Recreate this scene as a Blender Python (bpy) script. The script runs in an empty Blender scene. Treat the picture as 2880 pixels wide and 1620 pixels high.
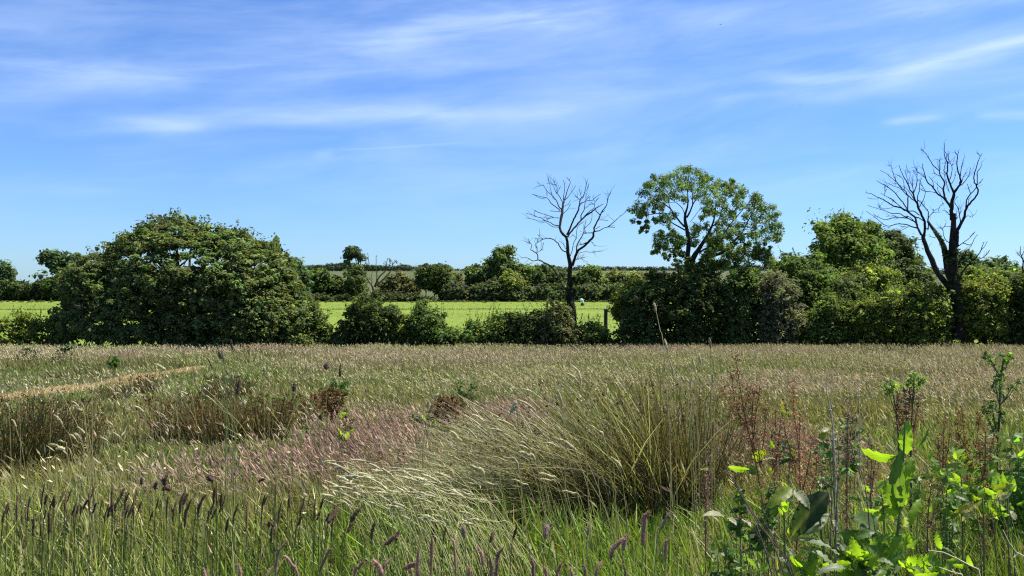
import bpy, math, random
import numpy as np
from mathutils import Vector

SC = bpy.context.scene
COL = SC.collection
rng = np.random.default_rng(7)
random.seed(7)
F = 2400.0            # focal length in photo pixels (photo is 2880 wide)
EYE = 1.6

# ------------------------------------------------------------------ terrain
def sstep(a, b, x):
    t = np.clip((np.asarray(x, float) - a) / (b - a), 0, 1)
    return t * t * (3 - 2 * t)

def ground(x, y):
    x = np.asarray(x, float); y = np.asarray(y, float)
    z = np.where(y < 0, 0.0, -0.0444 * np.clip(y, 0, 46))
    z = z + 0.44 * np.clip((y - 46) / 24, 0, 1) + 0.9 * np.clip((y - 70) / 95, 0, 1)
    r = x / np.maximum(y, 1)
    amp = 0.12 + 0.88 * sstep(-0.52, -0.22, r) * (1 - 0.25 * sstep(0.25, 0.6, r))
    hill = 14.2 * sstep(190, 610, y) * amp
    hill = hill - 9.0 * sstep(640, 1000, y) * amp
    z = z + hill
    near = 1 - sstep(44, 60, y)
    z = z + 0.05 * near * np.sin(x * 0.9 + 0.6 * y) * np.sin(y * 0.7 - 0.4 * x) * sstep(2, 9, y)
    return z

def P(px, py, Y):
    """a spot in the place: sight-line of a photo pixel followed to distance Y"""
    px = np.asarray(px, float); py = np.asarray(py, float); Y = np.asarray(Y, float)
    return np.stack(np.broadcast_arrays((px - 1440) / F * Y, Y, EYE + (810 - py) / F * Y), -1)

def gdist(py, h=0.0):
    return F * (EYE - h) / (py - 810 - 106.6)

# ------------------------------------------------------------------ mesh helpers
class Geo:
    def __init__(s): s.V = []; s.Q = []; s.C = []; s.n = 0
    def add(s, V, Q, C):
        V = np.asarray(V, np.float32).reshape(-1, 3)
        C = np.asarray(C, np.float32)
        if C.ndim == 1: C = np.broadcast_to(C, (len(V), 3))
        s.V.append(V); s.Q.append(np.asarray(Q, np.int32).reshape(-1, 4) + s.n); s.C.append(C.reshape(-1, 3)); s.n += len(V)
        return s
    def build(s, name, mat, parent=None, origin=None, smooth=False):
        V = np.concatenate(s.V); Q = np.concatenate(s.Q); C = np.concatenate(s.C)
        if parent is not None: origin = parent.location
        if origin is not None: V = V - np.array(origin, np.float32)
        me = bpy.data.meshes.new(name)
        me.vertices.add(len(V)); me.vertices.foreach_set('co', V.ravel().astype(np.float32))
        me.loops.add(Q.size); me.loops.foreach_set('vertex_index', Q.ravel())
        me.polygons.add(len(Q)); me.polygons.foreach_set('loop_start', np.arange(0, Q.size, 4, dtype=np.int32))
        if smooth: me.polygons.foreach_set('use_smooth', np.ones(len(Q), bool))
        at = me.attributes.new('Col', 'FLOAT_COLOR', 'POINT')
        C4 = np.ones((len(V), 4), np.float32); C4[:, :3] = np.clip(C, 0, 1)
        at.data.foreach_set('color', C4.ravel())
        me.update(calc_edges=True)
        me.materials.append(mat)
        o = bpy.data.objects.new(name, me); COL.objects.link(o)
        if parent is not None: o.parent = parent
        elif origin is not None: o.location = origin
        return o

def tag(o, label=None, cat=None, group=None, kind=None):
    if label: o['label'] = label
    if cat: o['category'] = cat
    if group: o['group'] = group
    if kind: o['kind'] = kind
    return o

def thing(name, loc, label, cat, group=None):
    o = bpy.data.objects.new(name, None); COL.objects.link(o)
    o.location = [float(v) for v in loc]; o.empty_display_size = 0.2
    return tag(o, label, cat, group)

def norm(a): return a / np.maximum(np.linalg.norm(a, axis=-1, keepdims=True), 1e-9)

def blades(g, B, H, az, lean, W, cb, ct, segs=3, bend=2.0, prof=None):
    n = len(B)
    t = np.linspace(0, 1, segs + 1)
    if prof is None: prof = np.interp(t, [0, .45, .8, 1], [.8, 1, .6, .06])
    fa = rng.uniform(0, math.pi, n)
    dx = np.cos(az) * lean; dy = np.sin(az) * lean
    tb = t[None] ** bend
    px = B[:, 0:1] + (H * dx)[:, None] * tb
    py = B[:, 1:2] + (H * dy)[:, None] * tb
    pz = B[:, 2:3] + H[:, None] * (t[None] - (0.38 * np.minimum(lean, 1.5) ** 2)[:, None] * t[None] ** 2 * 0.8)
    sx = (np.cos(fa) * W / 2)[:, None] * prof; sy = (np.sin(fa) * W / 2)[:, None] * prof
    L = np.stack([px - sx, py - sy, pz], -1); R = np.stack([px + sx, py + sy, pz], -1)
    V = np.stack([L, R], 2).reshape(n, -1, 3)
    k = 2 * (segs + 1)
    base = np.arange(n)[:, None, None] * k
    s = np.arange(segs)[None, :, None] * 2
    Q = base + s + np.array([0, 1, 3, 2])[None, None]
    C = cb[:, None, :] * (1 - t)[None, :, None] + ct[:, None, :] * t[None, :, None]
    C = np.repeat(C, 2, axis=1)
    g.add(V, Q, C.reshape(-1, 3))
    return np.stack([px[:, -1], py[:, -1], pz[:, -1]], -1), norm(np.stack([px[:, -1] - px[:, -2], py[:, -1] - py[:, -2], pz[:, -1] - pz[:, -2]], -1))

def diamonds(g, Bp, D, L, W, C, cross=True):
    """light two-blade seed heads"""
    n = len(Bp)
    for k in range(2 if cross else 1):
        r = norm(rng.normal(size=(n, 3))); S = norm(np.cross(D, r))
        m = Bp + D * (L * 0.45)[:, None]
        V = np.stack([Bp, m + S * (W / 2)[:, None], Bp + D * L[:, None], m - S * (W / 2)[:, None]], 1)
        Q = np.arange(n * 4).reshape(n, 4)
        g.add(V, Q, np.repeat(C, 4, 0))

def tube(g, pts, rad, col, sides=6, wob=0.0, cols=None):
    pts = np.asarray(pts, float); rad = np.asarray(rad, float); n = len(pts)
    T = np.gradient(pts, axis=0) if n > 2 else np.repeat((pts[1] - pts[0])[None], n, 0)
    T = norm(T)
    ref = np.array([0.31, 0.87, 0.17]); ref = ref / np.linalg.norm(ref)
    U = norm(np.cross(T, ref)); W = np.cross(T, U)
    a = np.arange(sides) / sides * 2 * math.pi
    rr = rad[:, None] * (1 + wob * rng.normal(size=(n, sides)))
    V = pts[:, None] + rr[..., None] * (np.cos(a)[None, :, None] * U[:, None] + np.sin(a)[None, :, None] * W[:, None])
    i = np.arange(n - 1)[:, None]; j = np.arange(sides)[None]
    Q = np.stack([i * sides + j, i * sides + (j + 1) % sides, (i + 1) * sides + (j + 1) % sides, (i + 1) * sides + j], -1)
    if cols is not None:
        C = np.repeat(np.asarray(cols), sides, 0)
    else:
        C = np.asarray(col)[None] * (1 + 0.15 * rng.normal(size=(n * sides, 1)))
    g.add(V, Q, np.clip(C, 0, 1))

def resample(pts, rad, step):
    pts = np.asarray(pts, float); rad = np.asarray(rad, float)
    d = np.r_[0, np.cumsum(np.linalg.norm(np.diff(pts, axis=0), axis=1))]
    n = max(3, int(d[-1] / step) + 1)
    # Catmull-Rom through the traced joints
    P0 = np.vstack([2 * pts[0] - pts[1], pts, 2 * pts[-1] - pts[-2]])
    out = []; ro = []
    for u in np.linspace(0, d[-1], n):
        k = min(np.searchsorted(d, u, side='right') - 1, len(pts) - 2); k = max(k, 0)
        t = (u - d[k]) / max(d[k + 1] - d[k], 1e-6)
        a, b, c, e = P0[k], P0[k + 1], P0[k + 2], P0[k + 3]
        out.append(0.5 * ((2 * b) + (c - a) * t + (2 * a - 5 * b + 4 * c - e) * t * t + (3 * b - a - 3 * c + e) * t ** 3))
        ro.append(rad[k] * (1 - t) + rad[k + 1] * t)
    return np.array(out), np.array(ro)

def leaf_quads(g, C, N, D, L, W, col, fold=0.18):
    n = len(C)
    S = norm(np.cross(N, D)); D = np.cross(S, N)
    L = L[:, None]; W = W[:, None]
    V = np.stack([C - D * L * .5, C + S * W * .5 + N * W * fold, C + D * L * .5, C - S * W * .5 + N * W * fold], 1)
    g.add(V, np.arange(4 * n).reshape(n, 4), np.repeat(col, 4, 0))

def vary(base, n, amt=0.18, hue=0.08):
    b = np.asarray(base, float)
    k = np.exp(rng.normal(0, amt, (n, 1)))
    h = 1 + rng.normal(0, hue, (n, 3))
    return np.clip(b[None] * k * h, 0.004, 0.9)

def puff_leaves(g, C, R, per, L, col, flat=0.75, up=0.55, pvar=0.16, droop=0.35, shell=2.6, aspect=0.6, core=0.0):
    """clumps of small leaves round the twig ends C"""
    m = len(C); n = m * per
    idx = np.repeat(np.arange(m), per)
    d = norm(rng.normal(size=(n, 3)))
    rad = rng.random(n) ** (1 / shell)
    sc = np.array([1, 1, flat])
    pos = C[idx] + d * sc * (rad * R[idx])[:, None]
    N = norm(d * 0.7 + np.array([0, 0, up]) + rng.normal(0, 0.45, (n, 3)))
    D = norm(np.cross(N, rng.normal(size=(n, 3)))) + np.array([0, 0, -droop])
    D = norm(D)
    pc = vary(col, m, pvar, 0.07)
    cc = pc[idx] * np.exp(rng.normal(0, 0.14, (n, 1)))
    Ls = L * np.exp(rng.normal(0, 0.25, n))
    leaf_quads(g, pos, N, D, Ls, Ls * aspect * rng.uniform(0.8, 1.2, n), np.clip(cc, 0.004, 0.9))

# ------------------------------------------------------------------ 2D outline helpers
def in_poly(pts, poly):
    x, y = pts[:, 0], pts[:, 1]; ins = np.zeros(len(pts), bool)
    px, py = poly[:, 0], poly[:, 1]; j = len(poly) - 1
    for i in range(len(poly)):
        c = ((py[i] > y) != (py[j] > y)) & (x < (px[j] - px[i]) * (y - py[i]) / (py[j] - py[i] + 1e-12) + px[i])
        ins ^= c; j = i
    return ins

def edge_dist(pts, poly):
    a = poly; b = np.roll(poly, -1, 0)
    ab = b - a
    ap = pts[:, None] - a[None]
    t = np.clip((ap * ab[None]).sum(-1) / np.maximum((ab ** 2).sum(-1), 1e-9)[None], 0, 1)
    return np.linalg.norm(ap - t[..., None] * ab[None], axis=-1).min(1)

def rough(poly, amp, step):
    """break a smooth outline into lobes and notches"""
    out = []; n = len(poly); ph = rng.uniform(0, 6.28, 4)
    c = poly.mean(0); acc = 0.0
    for i in range(n):
        a, b = poly[i], poly[(i + 1) % n]; L = np.linalg.norm(b - a); m = max(1, int(L / step))
        for k in range(m):
            p = a + (b - a) * k / m; s = acc + L * k / m
            r = amp * (.55 * np.sin(s / step * .55 + ph[0]) + .45 * np.sin(s / step * 1.27 + ph[1]) + .5 * rng.normal())
            d = p - c; d = d / max(np.linalg.norm(d), 1e-6)
            out.append(p + d * r)
        acc += L
    return np.array(out)

def sample_poly(poly, n):
    lo, hi = poly.min(0), poly.max(0); out = np.zeros((0, 2))
    while len(out) < n:
        p = rng.uniform(lo, hi, (n * 2, 2)); out = np.vstack([out, p[in_poly(p, poly)]])
    return out[:n]

# ------------------------------------------------------------------ materials
def nodes(m):
    m.use_nodes = True; nt = m.node_tree; nt.nodes.clear(); return nt
def mat_leaf(name, transl=0.4, rough=0.55, tint=(1.25, 1.35, 0.55), spec=0.3, bump=False):
    m = bpy.data.materials.new(name); nt = nodes(m); N = nt.nodes; L = nt.links
    at = N.new('ShaderNodeAttribute'); at.attribute_name = 'Col'
    geo = N.new('ShaderNodeNewGeometry')
    noi = N.new('ShaderNodeTexNoise'); noi.inputs['Scale'].default_value = 9.0; noi.inputs['Detail'].default_value = 2
    L.new(geo.outputs['Position'], noi.inputs['Vector'])
    mr = N.new('ShaderNodeMapRange'); mr.inputs['To Min'].default_value = 0.75; mr.inputs['To Max'].default_value = 1.25
    L.new(noi.outputs['Fac'], mr.inputs['Value'])
    mul = N.new('ShaderNodeVectorMath'); mul.operation = 'SCALE'
    L.new(at.outputs['Color'], mul.inputs[0]); L.new(mr.outputs['Result'], mul.inputs['Scale'])
    b = N.new('ShaderNodeBsdfPrincipled'); b.inputs['Roughness'].default_value = rough
    b.inputs['Specular IOR Level'].default_value = spec
    L.new(mul.outputs[0], b.inputs['Base Color'])
    tm = N.new('ShaderNodeVectorMath'); tm.operation = 'MULTIPLY'; tm.inputs[1].default_value = tint
    L.new(mul.outputs[0], tm.inputs[0])
    tr = N.new('ShaderNodeBsdfTranslucent'); L.new(tm.outputs[0], tr.inputs['Color'])
    mx = N.new('ShaderNodeMixShader'); mx.inputs[0].default_value = transl
    L.new(b.outputs[0], mx.inputs[1]); L.new(tr.outputs[0], mx.inputs[2])
    out = N.new('ShaderNodeOutputMaterial'); L.new(mx.outputs[0], out.inputs[0])
    return m
def mat_col(name, rough=0.9, spec=0.2, scale=14, amt=0.5, bump=0.0):
    m = bpy.data.materials.new(name); nt = nodes(m); N = nt.nodes; L = nt.links
    at = N.new('ShaderNodeAttribute'); at.attribute_name = 'Col'
    geo = N.new('ShaderNodeNewGeometry')
    noi = N.new('ShaderNodeTexNoise'); noi.inputs['Scale'].default_value = scale; noi.inputs['Detail'].default_value = 4
    L.new(geo.outputs['Position'], noi.inputs['Vector'])
    mr = N.new('ShaderNodeMapRange'); mr.inputs['From Min'].default_value = 0.3; mr.inputs['From Max'].default_value = 0.7
    mr.inputs['To Min'].default_value = 1 - amt; mr.inputs['To Max'].default_value = 1 + amt
    L.new(noi.outputs['Fac'], mr.inputs['Value'])
    mul = N.new('ShaderNodeVectorMath'); mul.operation = 'SCALE'
    L.new(at.outputs['Color'], mul.inputs[0]); L.new(mr.outputs['Result'], mul.inputs['Scale'])
    b = N.new('ShaderNodeBsdfPrincipled'); b.inputs['Roughness'].default_value = rough
    b.inputs['Specular IOR Level'].default_value = spec
    L.new(mul.outputs[0], b.inputs['Base Color'])
    if bump:
        bp = N.new('ShaderNodeBump'); bp.inputs['Strength'].default_value = bump; bp.inputs['Distance'].default_value = 0.03
        L.new(noi.outputs['Fac'], bp.inputs['Height']); L.new(bp.outputs[0], b.inputs['Normal'])
    out = N.new('ShaderNodeOutputMaterial'); L.new(b.outputs[0], out.inputs[0])
    return m
def mat_ground(name, c1, c2, c3, s1, s2, stretch=(1, 1, 1), bump=0.4):
    m = bpy.data.materials.new(name); nt = nodes(m); N = nt.nodes; L = nt.links
    geo = N.new('ShaderNodeNewGeometry')
    mp = N.new('ShaderNodeMapping'); mp.inputs['Scale'].default_value = stretch
    L.new(geo.outputs['Position'], mp.inputs['Vector'])
    n1 = N.new('ShaderNodeTexNoise'); n1.inputs['Scale'].default_value = s1; n1.inputs['Detail'].default_value = 6
    n2 = N.new('ShaderNodeTexNoise'); n2.inputs['Scale'].default_value = s2; n2.inputs['Detail'].default_value = 8; n2.inputs['Roughness'].default_value = .7
    L.new(mp.outputs[0], n1.inputs['Vector']); L.new(mp.outputs[0], n2.inputs['Vector'])
    def ramp(src, lo, hi):
        r = N.new('ShaderNodeMapRange'); r.inputs['From Min'].default_value = lo; r.inputs['From Max'].default_value = hi
        L.new(src, r.inputs['Value']); return r.outputs['Result']
    m1 = N.new('ShaderNodeMix'); m1.data_type = 'RGBA'; m1.inputs['A'].default_value = (*c1, 1); m1.inputs['B'].default_value = (*c2, 1)
    L.new(ramp(n1.outputs['Fac'], .38, .62), m1.inputs['Factor'])
    m2 = N.new('ShaderNodeMix'); m2.data_type = 'RGBA'; m2.inputs['B'].default_value = (*c3, 1)
    L.new(m1.outputs['Result'], m2.inputs['A']); L.new(ramp(n2.outputs['Fac'], .45, .75), m2.inputs['Factor'])
    b = N.new('ShaderNodeBsdfPrincipled'); b.inputs['Roughness'].default_value = .95; b.inputs['Specular IOR Level'].default_value = .1
    L.new(m2.outputs['Result'], b.inputs['Base Color'])
    bp = N.new('ShaderNodeBump'); bp.inputs['Strength'].default_value = bump; bp.inputs['Distance'].default_value = 0.1
    L.new(n2.outputs['Fac'], bp.inputs['Height']); L.new(bp.outputs[0], b.inputs['Normal'])
    out = N.new('ShaderNodeOutputMaterial'); L.new(b.outputs[0], out.inputs[0])
    return m

M_LEAF = mat_leaf('tree_leaves', 0.48, 0.65, (1.25, 1.3, 0.6), 0.16)
M_DOCK = mat_leaf('broad_leaves', 0.6, 0.45, (1.6, 1.65, 0.45), 0.35)
M_GRASS = mat_leaf('grass_blades', 0.35, 0.5, (1.2, 1.25, 0.6), 0.35)
M_SEED = mat_leaf('dry_seed', 0.30, 0.8, (1.1, 1.05, 0.9), 0.1)
M_BARK = mat_col('bark', 0.95, 0.1, 8, 0.5, 0.6)
M_STEM = mat_col('plant_stem', 0.7, 0.3, 30, 0.3)
M_SOIL = mat_ground('meadow_soil', (0.05, 0.06, 0.02), (0.075, 0.07, 0.03), (0.10, 0.08, 0.045), 0.6, 6)
M_PATH = mat_ground('dry_path', (0.30, 0.24, 0.135), (0.35, 0.275, 0.155), (0.17, 0.175, 0.07), 1.2, 9, bump=.6)
M_FIELD = mat_ground('mown_pasture', (0.138, 0.196, 0.026), (0.172, 0.216, 0.034), (0.105, 0.158, 0.022), 0.05, 0.35, (0.25, 1.8, 1), .25)
M_HILL = mat_ground('hill_pasture', (0.070, 0.095, 0.034), (0.100, 0.098, 0.044), (0.05, 0.075, 0.027), 0.012, 0.1, (0.6, 1, 1), .2)

# ------------------------------------------------------------------ the ground sheets
def sheet(name, xs, ys, mat, dz=0.0):
    X, Y = np.meshgrid(xs, ys); Z = ground(X, Y) + dz
    V = np.stack([X, Y, Z], -1).reshape(-1, 3); w = len(xs)
    i = np.arange(len(ys) - 1)[:, None]; j = np.arange(w - 1)[None]
    Q = np.stack([i * w + j, i * w + j + 1, (i + 1) * w + j + 1, (i + 1) * w + j], -1)
    g = Geo(); g.add(V, Q, np.array([.2, .2, .2]))
    o = g.build(name, mat, smooth=True); tag(o, kind='structure'); return o
sheet('meadow_ground', np.linspace(-70, 70, 141), np.r_[np.linspace(-25, 0, 6), np.linspace(0.5, 50, 100)], M_SOIL)
sheet('pasture_field', np.linspace(-160, 160, 81), np.linspace(50, 172, 62), M_FIELD)
sheet('hillside', np.r_[np.linspace(-2600, -520, 14), np.linspace(-480, 480, 97), np.linspace(520, 2600, 14)], np.r_[np.linspace(172, 700, 89), np.linspace(720, 3200, 40)], M_HILL)
# the trodden dry path across the meadow
PY = np.linspace(13, 33, 60)
def path_x(y): return -11.35 + 0.35 * np.sin(y * 0.35) + 0.004 * (y - 22) ** 2 * np.where(y > 26, 1, 0)
def path_hw(y): return (0.44 + 0.14 * np.sin(y * 1.3)) * (1 - .75 * sstep(27, 33, y))
g = Geo()
cx = path_x(PY); u = np.linspace(-1, 1, 7)
X = cx[:, None] + u[None] * path_hw(PY)[:, None]; Yg = np.repeat(PY[:, None], 7, 1)
V = np.stack([X, Yg, ground(X, Yg) + 0.03 * (1 - u[None] ** 2) + 0.006], -1)
i = np.arange(59)[:, None]; j = np.arange(6)[None]
g.add(V.reshape(-1, 3), np.stack([i * 7 + j, i * 7 + j + 1, (i + 1) * 7 + j + 1, (i + 1) * 7 + j], -1), np.array([.4, .3, .2]))
tag(g.build('path', M_PATH, smooth=True), kind='structure')

# ------------------------------------------------------------------ trees and bushes
FR = {  # frames the outlines were measured in: (x0, y0, scale) of the photograph
 'n': (0, 0, 1.0), 'A': (1440, 480, 5.175), 'B': (2420, 400, 5.175), 'C': (2480, 620, 4.025), 'D': (1760, 450, 4.261),
 'E': (2180, 590, 3.715), 'O': (0, 560, 2.683), 'G': (880, 820, 5.855), 'H': (1300, 820, 5.6), 'K': (1740, 700, 4.954),
 'S': (0, 680, 4.83), 'T': (800, 660, 5.855), 'U': (1160, 660, 5.855), 'W': (1440, 700, 5.175)}
def nat(fr, pts):
    x0, y0, s = FR[fr]; p = np.asarray(pts, float)
    return np.stack([x0 + p[:, 0] / s, y0 + p[:, 1] / s], -1)

def crown_pts(poly, Y, n, thick, holes=(), edge=0.16):
    """clump centres filling a rounded body whose outline is poly"""
    q = sample_poly(poly, n)
    lo = poly[:, 1].max(); hgt = np.ptp(poly[:, 1]); pe = poly.copy()
    pe[:, 1] += np.where(pe[:, 1] > lo - .16 * hgt, .6 * hgt, 0)
    d = edge_dist(q, pe)
    size = min(np.ptp(poly[:, 0]), np.ptp(poly[:, 1]))
    dm = size * 0.5
    T = thick * np.sqrt(1 - (1 - np.clip(d / dm, 0, 1)) ** 2)
    k = rng.random(n)
    s = np.where(k < .55, -rng.uniform(.75, 1, n), np.where(k < .78, rng.uniform(.6, 1, n), rng.uniform(-.7, .6, n)))
    keep = np.ones(n, bool)
    for hx, hy, hr in holes: keep &= np.hypot(q[:, 0] - hx, q[:, 1] - hy) > hr
    return P(q[:, 0], q[:, 1], Y + s * T)[keep]

def boughs(C, k, r, flat=.5):
    """each spot becomes a spray of k clumps, flattened like a bough"""
    n = len(C); d = norm(rng.normal(size=(n, k, 3))) * (rng.random((n, k, 1)) ** .4)
    s = r * np.exp(rng.normal(0, .3, (n, 1, 1)))
    return (C[:, None] + d * s * np.array([1, 1, flat])).reshape(-1, 3)

def limbs(g, base, tops, r0, col, n=7, kink=0.12):
    """a trunk that forks into limbs reaching into the crown"""
    base = np.asarray(base, float); c = np.mean(tops, 0)
    fork = base + (c - base) * 0.35
    tk, tr = resample(np.array([base, base + (fork - base) * .5 + rng.normal(0, r0 * .4, 3) * [1, 1, 0], fork]), [r0 * 1.25, r0, r0 * .8], r0 * 1.5)
    tube(g, tk, tr, col, 9, .05)
    for i in rng.choice(len(tops), min(n, len(tops)), replace=False):
        e = tops[i]; L = np.linalg.norm(e - fork)
        a = fork + (e - fork) * .33 + rng.normal(0, kink * L * .5, 3); b = fork + (e - fork) * .66 + rng.normal(0, kink * L * .6, 3)
        pts, rr = resample(np.array([fork, a, b, e]), [r0 * .55, r0 * .38, r0 * .22, r0 * .07], max(L / 9, .1))
        tube(g, pts, rr, col, 6, .05)

BARK = (0.050, 0.040, 0.030)
NEARBUSH = []
def plant(name, label, cat, fr, outline, Y, col, thick, n, leaf, pr, per=26, holes=(), group=None, shoots=0, trunk=0.14, flat=.8, up=.55, pvar=.30, droop=.35, nl=7, aspect=.6, part='crown'):
    poly = nat(fr, outline); s = Y / F
    poly = rough(poly, pr * .8 / s, pr * 1.1 / s)
    n = int(n * 3.0); per = int(per * .72)
    ctr = np.array([poly[:, 0].mean(), poly[:, 1].max()]); poly = ctr + (poly - ctr) * .955
    C = boughs(crown_pts(poly, Y, n // 5, thick, [(h[0], h[1], h[2]) for h in holes]), 5, pr * 1.1, .6)
    cx = np.mean(C[:, 0]); zb = ground(cx, Y)
    root = thing(name, (cx, Y, zb), label, cat, group)
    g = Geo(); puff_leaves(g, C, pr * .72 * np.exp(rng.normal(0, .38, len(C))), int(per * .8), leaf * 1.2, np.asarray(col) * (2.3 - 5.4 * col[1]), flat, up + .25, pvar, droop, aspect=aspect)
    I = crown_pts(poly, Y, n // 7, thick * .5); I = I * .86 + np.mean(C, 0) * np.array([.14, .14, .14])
    puff_leaves(g, I, pr * 1.5 * np.ones(len(I)), 12, leaf * 2.0, np.asarray(col) * .9, 1, .3, .15)  # larger, darker inner leaves added to deepen the shade inside the crown
    if shoots:
        shoots = int(shoots * 1.6)
        top = C[np.argsort(-C[:, 2])[:max(8, len(C) // 3)]]
        b = top[rng.integers(0, len(top), shoots)] + rng.normal(0, pr * .4, (shoots, 3))
        for p in b:
            h = rng.uniform(.3, .95) * (Y / 45) ; m = 12
            t = np.linspace(0, 1, m); dirv = np.array([rng.normal(0, .3), rng.normal(0, .3), 1.0])
            c = p[None] + dirv[None] * (h * t)[:, None]
            D = norm(np.stack([rng.normal(size=m), rng.normal(size=m), np.full(m, .5)], -1))
            Nn = norm(np.cross(D, rng.normal(size=(m, 3))) + [0, 0, .6])
            leaf_quads(g, c, Nn, D, np.full(m, leaf * 1.1) * (1.1 - .5 * t), np.full(m, leaf * .5), vary(col, m, .15) * 1.1)
    wood = Geo(); limbs(wood, (cx, Y, zb - .15), C, trunk, BARK, nl)
    wood.build('trunk', M_BARK, root, smooth=True)
    g.build(part, M_LEAF, root)
    return root

# traced skeleton trees -------------------------------------------------
def skeleton(lines, Y, dscale=0.5):
    """lines: (frame, [(x,y)..], r_start, r_end or list of radii in frame px). Returns (pts, radii) of every limb in 3D."""
    done = []; out = []
    for fr, pl, r in lines:
        q = nat(fr, pl); s = FR[fr][2]
        r = np.asarray(r, float)
        if len(r) != len(q): r = np.interp(np.linspace(0, 1, len(q)), np.linspace(0, 1, len(r)), r)
        r = r / s * Y / F
        if done:
            A = np.array(done); d = np.hypot(A[:, 0] - q[0, 0], A[:, 1] - q[0, 1]); k = d.argmin()
            d0 = A[k, 2] if d[k] < 12 else 0.0
        else: d0 = 0.0
        arc = np.r_[0, np.cumsum(np.linalg.norm(np.diff(q, axis=0), axis=1))] * Y / F
        slope = 0.0 if not done else rng.choice([-1, 1]) * rng.uniform(.15, .9)
        dep = d0 + slope * arc * dscale * 2
        for (x, y), dd in zip(q, dep): done.append((x, y, dd))
        for kk in range(len(q) - 1):
            for tt in (.33, .66): done.append((*(q[kk] * (1 - tt) + q[kk + 1] * tt), dep[kk] * (1 - tt) + dep[kk + 1] * tt))
        out.append((P(q[:, 0], q[:, 1], Y + dep), r))
    return out

def twigs(g, limbs_, col, n, lmin, lmax, rad):
    for _ in range(n):
        pts, rr = limbs_[rng.integers(1, len(limbs_))]
        k = rng.integers(max(0, len(pts) // 2 - 1), len(pts) - 1); t = rng.random()
        p = pts[k] * (1 - t) + pts[k + 1] * t
        d = norm(pts[k + 1] - pts[k]); d = norm(d * .8 + rng.normal(0, .5, 3) + [0, 0, .25])
        L = rng.uniform(lmin, lmax)
        q = np.array([p, p + d * L * .5 + rng.normal(0, .08 * L, 3), p + d * L + rng.normal(0, .12 * L, 3)])
        tube(g, q, [rad, rad * .75, rad * .4], col, 3)

def bare_tree(label, lines, Y, base, bark, ntw, ivy=None, rmin=0.013, name='dead_tree'):
    root = thing(name, base, label, 'tree')
    sk = skeleton(lines, Y)
    tg = Geo(); bg = Geo()
    for i, (p, r) in enumerate(sk):
        r = np.maximum(r, rmin)
        pp, rr = resample(p, r, max(.12, r.mean() * 2))
        if len(pp) > 3:
            pp[1:-1] += rng.normal(0, 1, (len(pp) - 2, 3)) * np.minimum(rr[1:-1], .03)[:, None] * .35
        tube(tg if i == 0 else bg, pp, rr, bark, 9 if rr.max() > .12 else 5, .05)
    twigs(bg, sk, bark, ntw, .12, .6, rmin * .85)
    tg.build('trunk', M_BARK, root, smooth=True); bg.build('branches', M_BARK, root, smooth=True)
    if ivy:
        ig = Geo(); q = nat(ivy[0], [(a, b) for a, b, c in ivy[1]]); s = FR[ivy[0]][2]
        C = P(q[:, 0], q[:, 1], Y - .1 + rng.normal(0, .12, len(q))); R = np.array([c for a, b, c in ivy[1]]) / s * Y / F
        puff_leaves(ig, C, R, int(ivy[2] * 1.8), .13, ivy[3], 1.2, .3, .2, .6)
        ig.build('ivy', M_LEAF, root)
    return root

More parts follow.
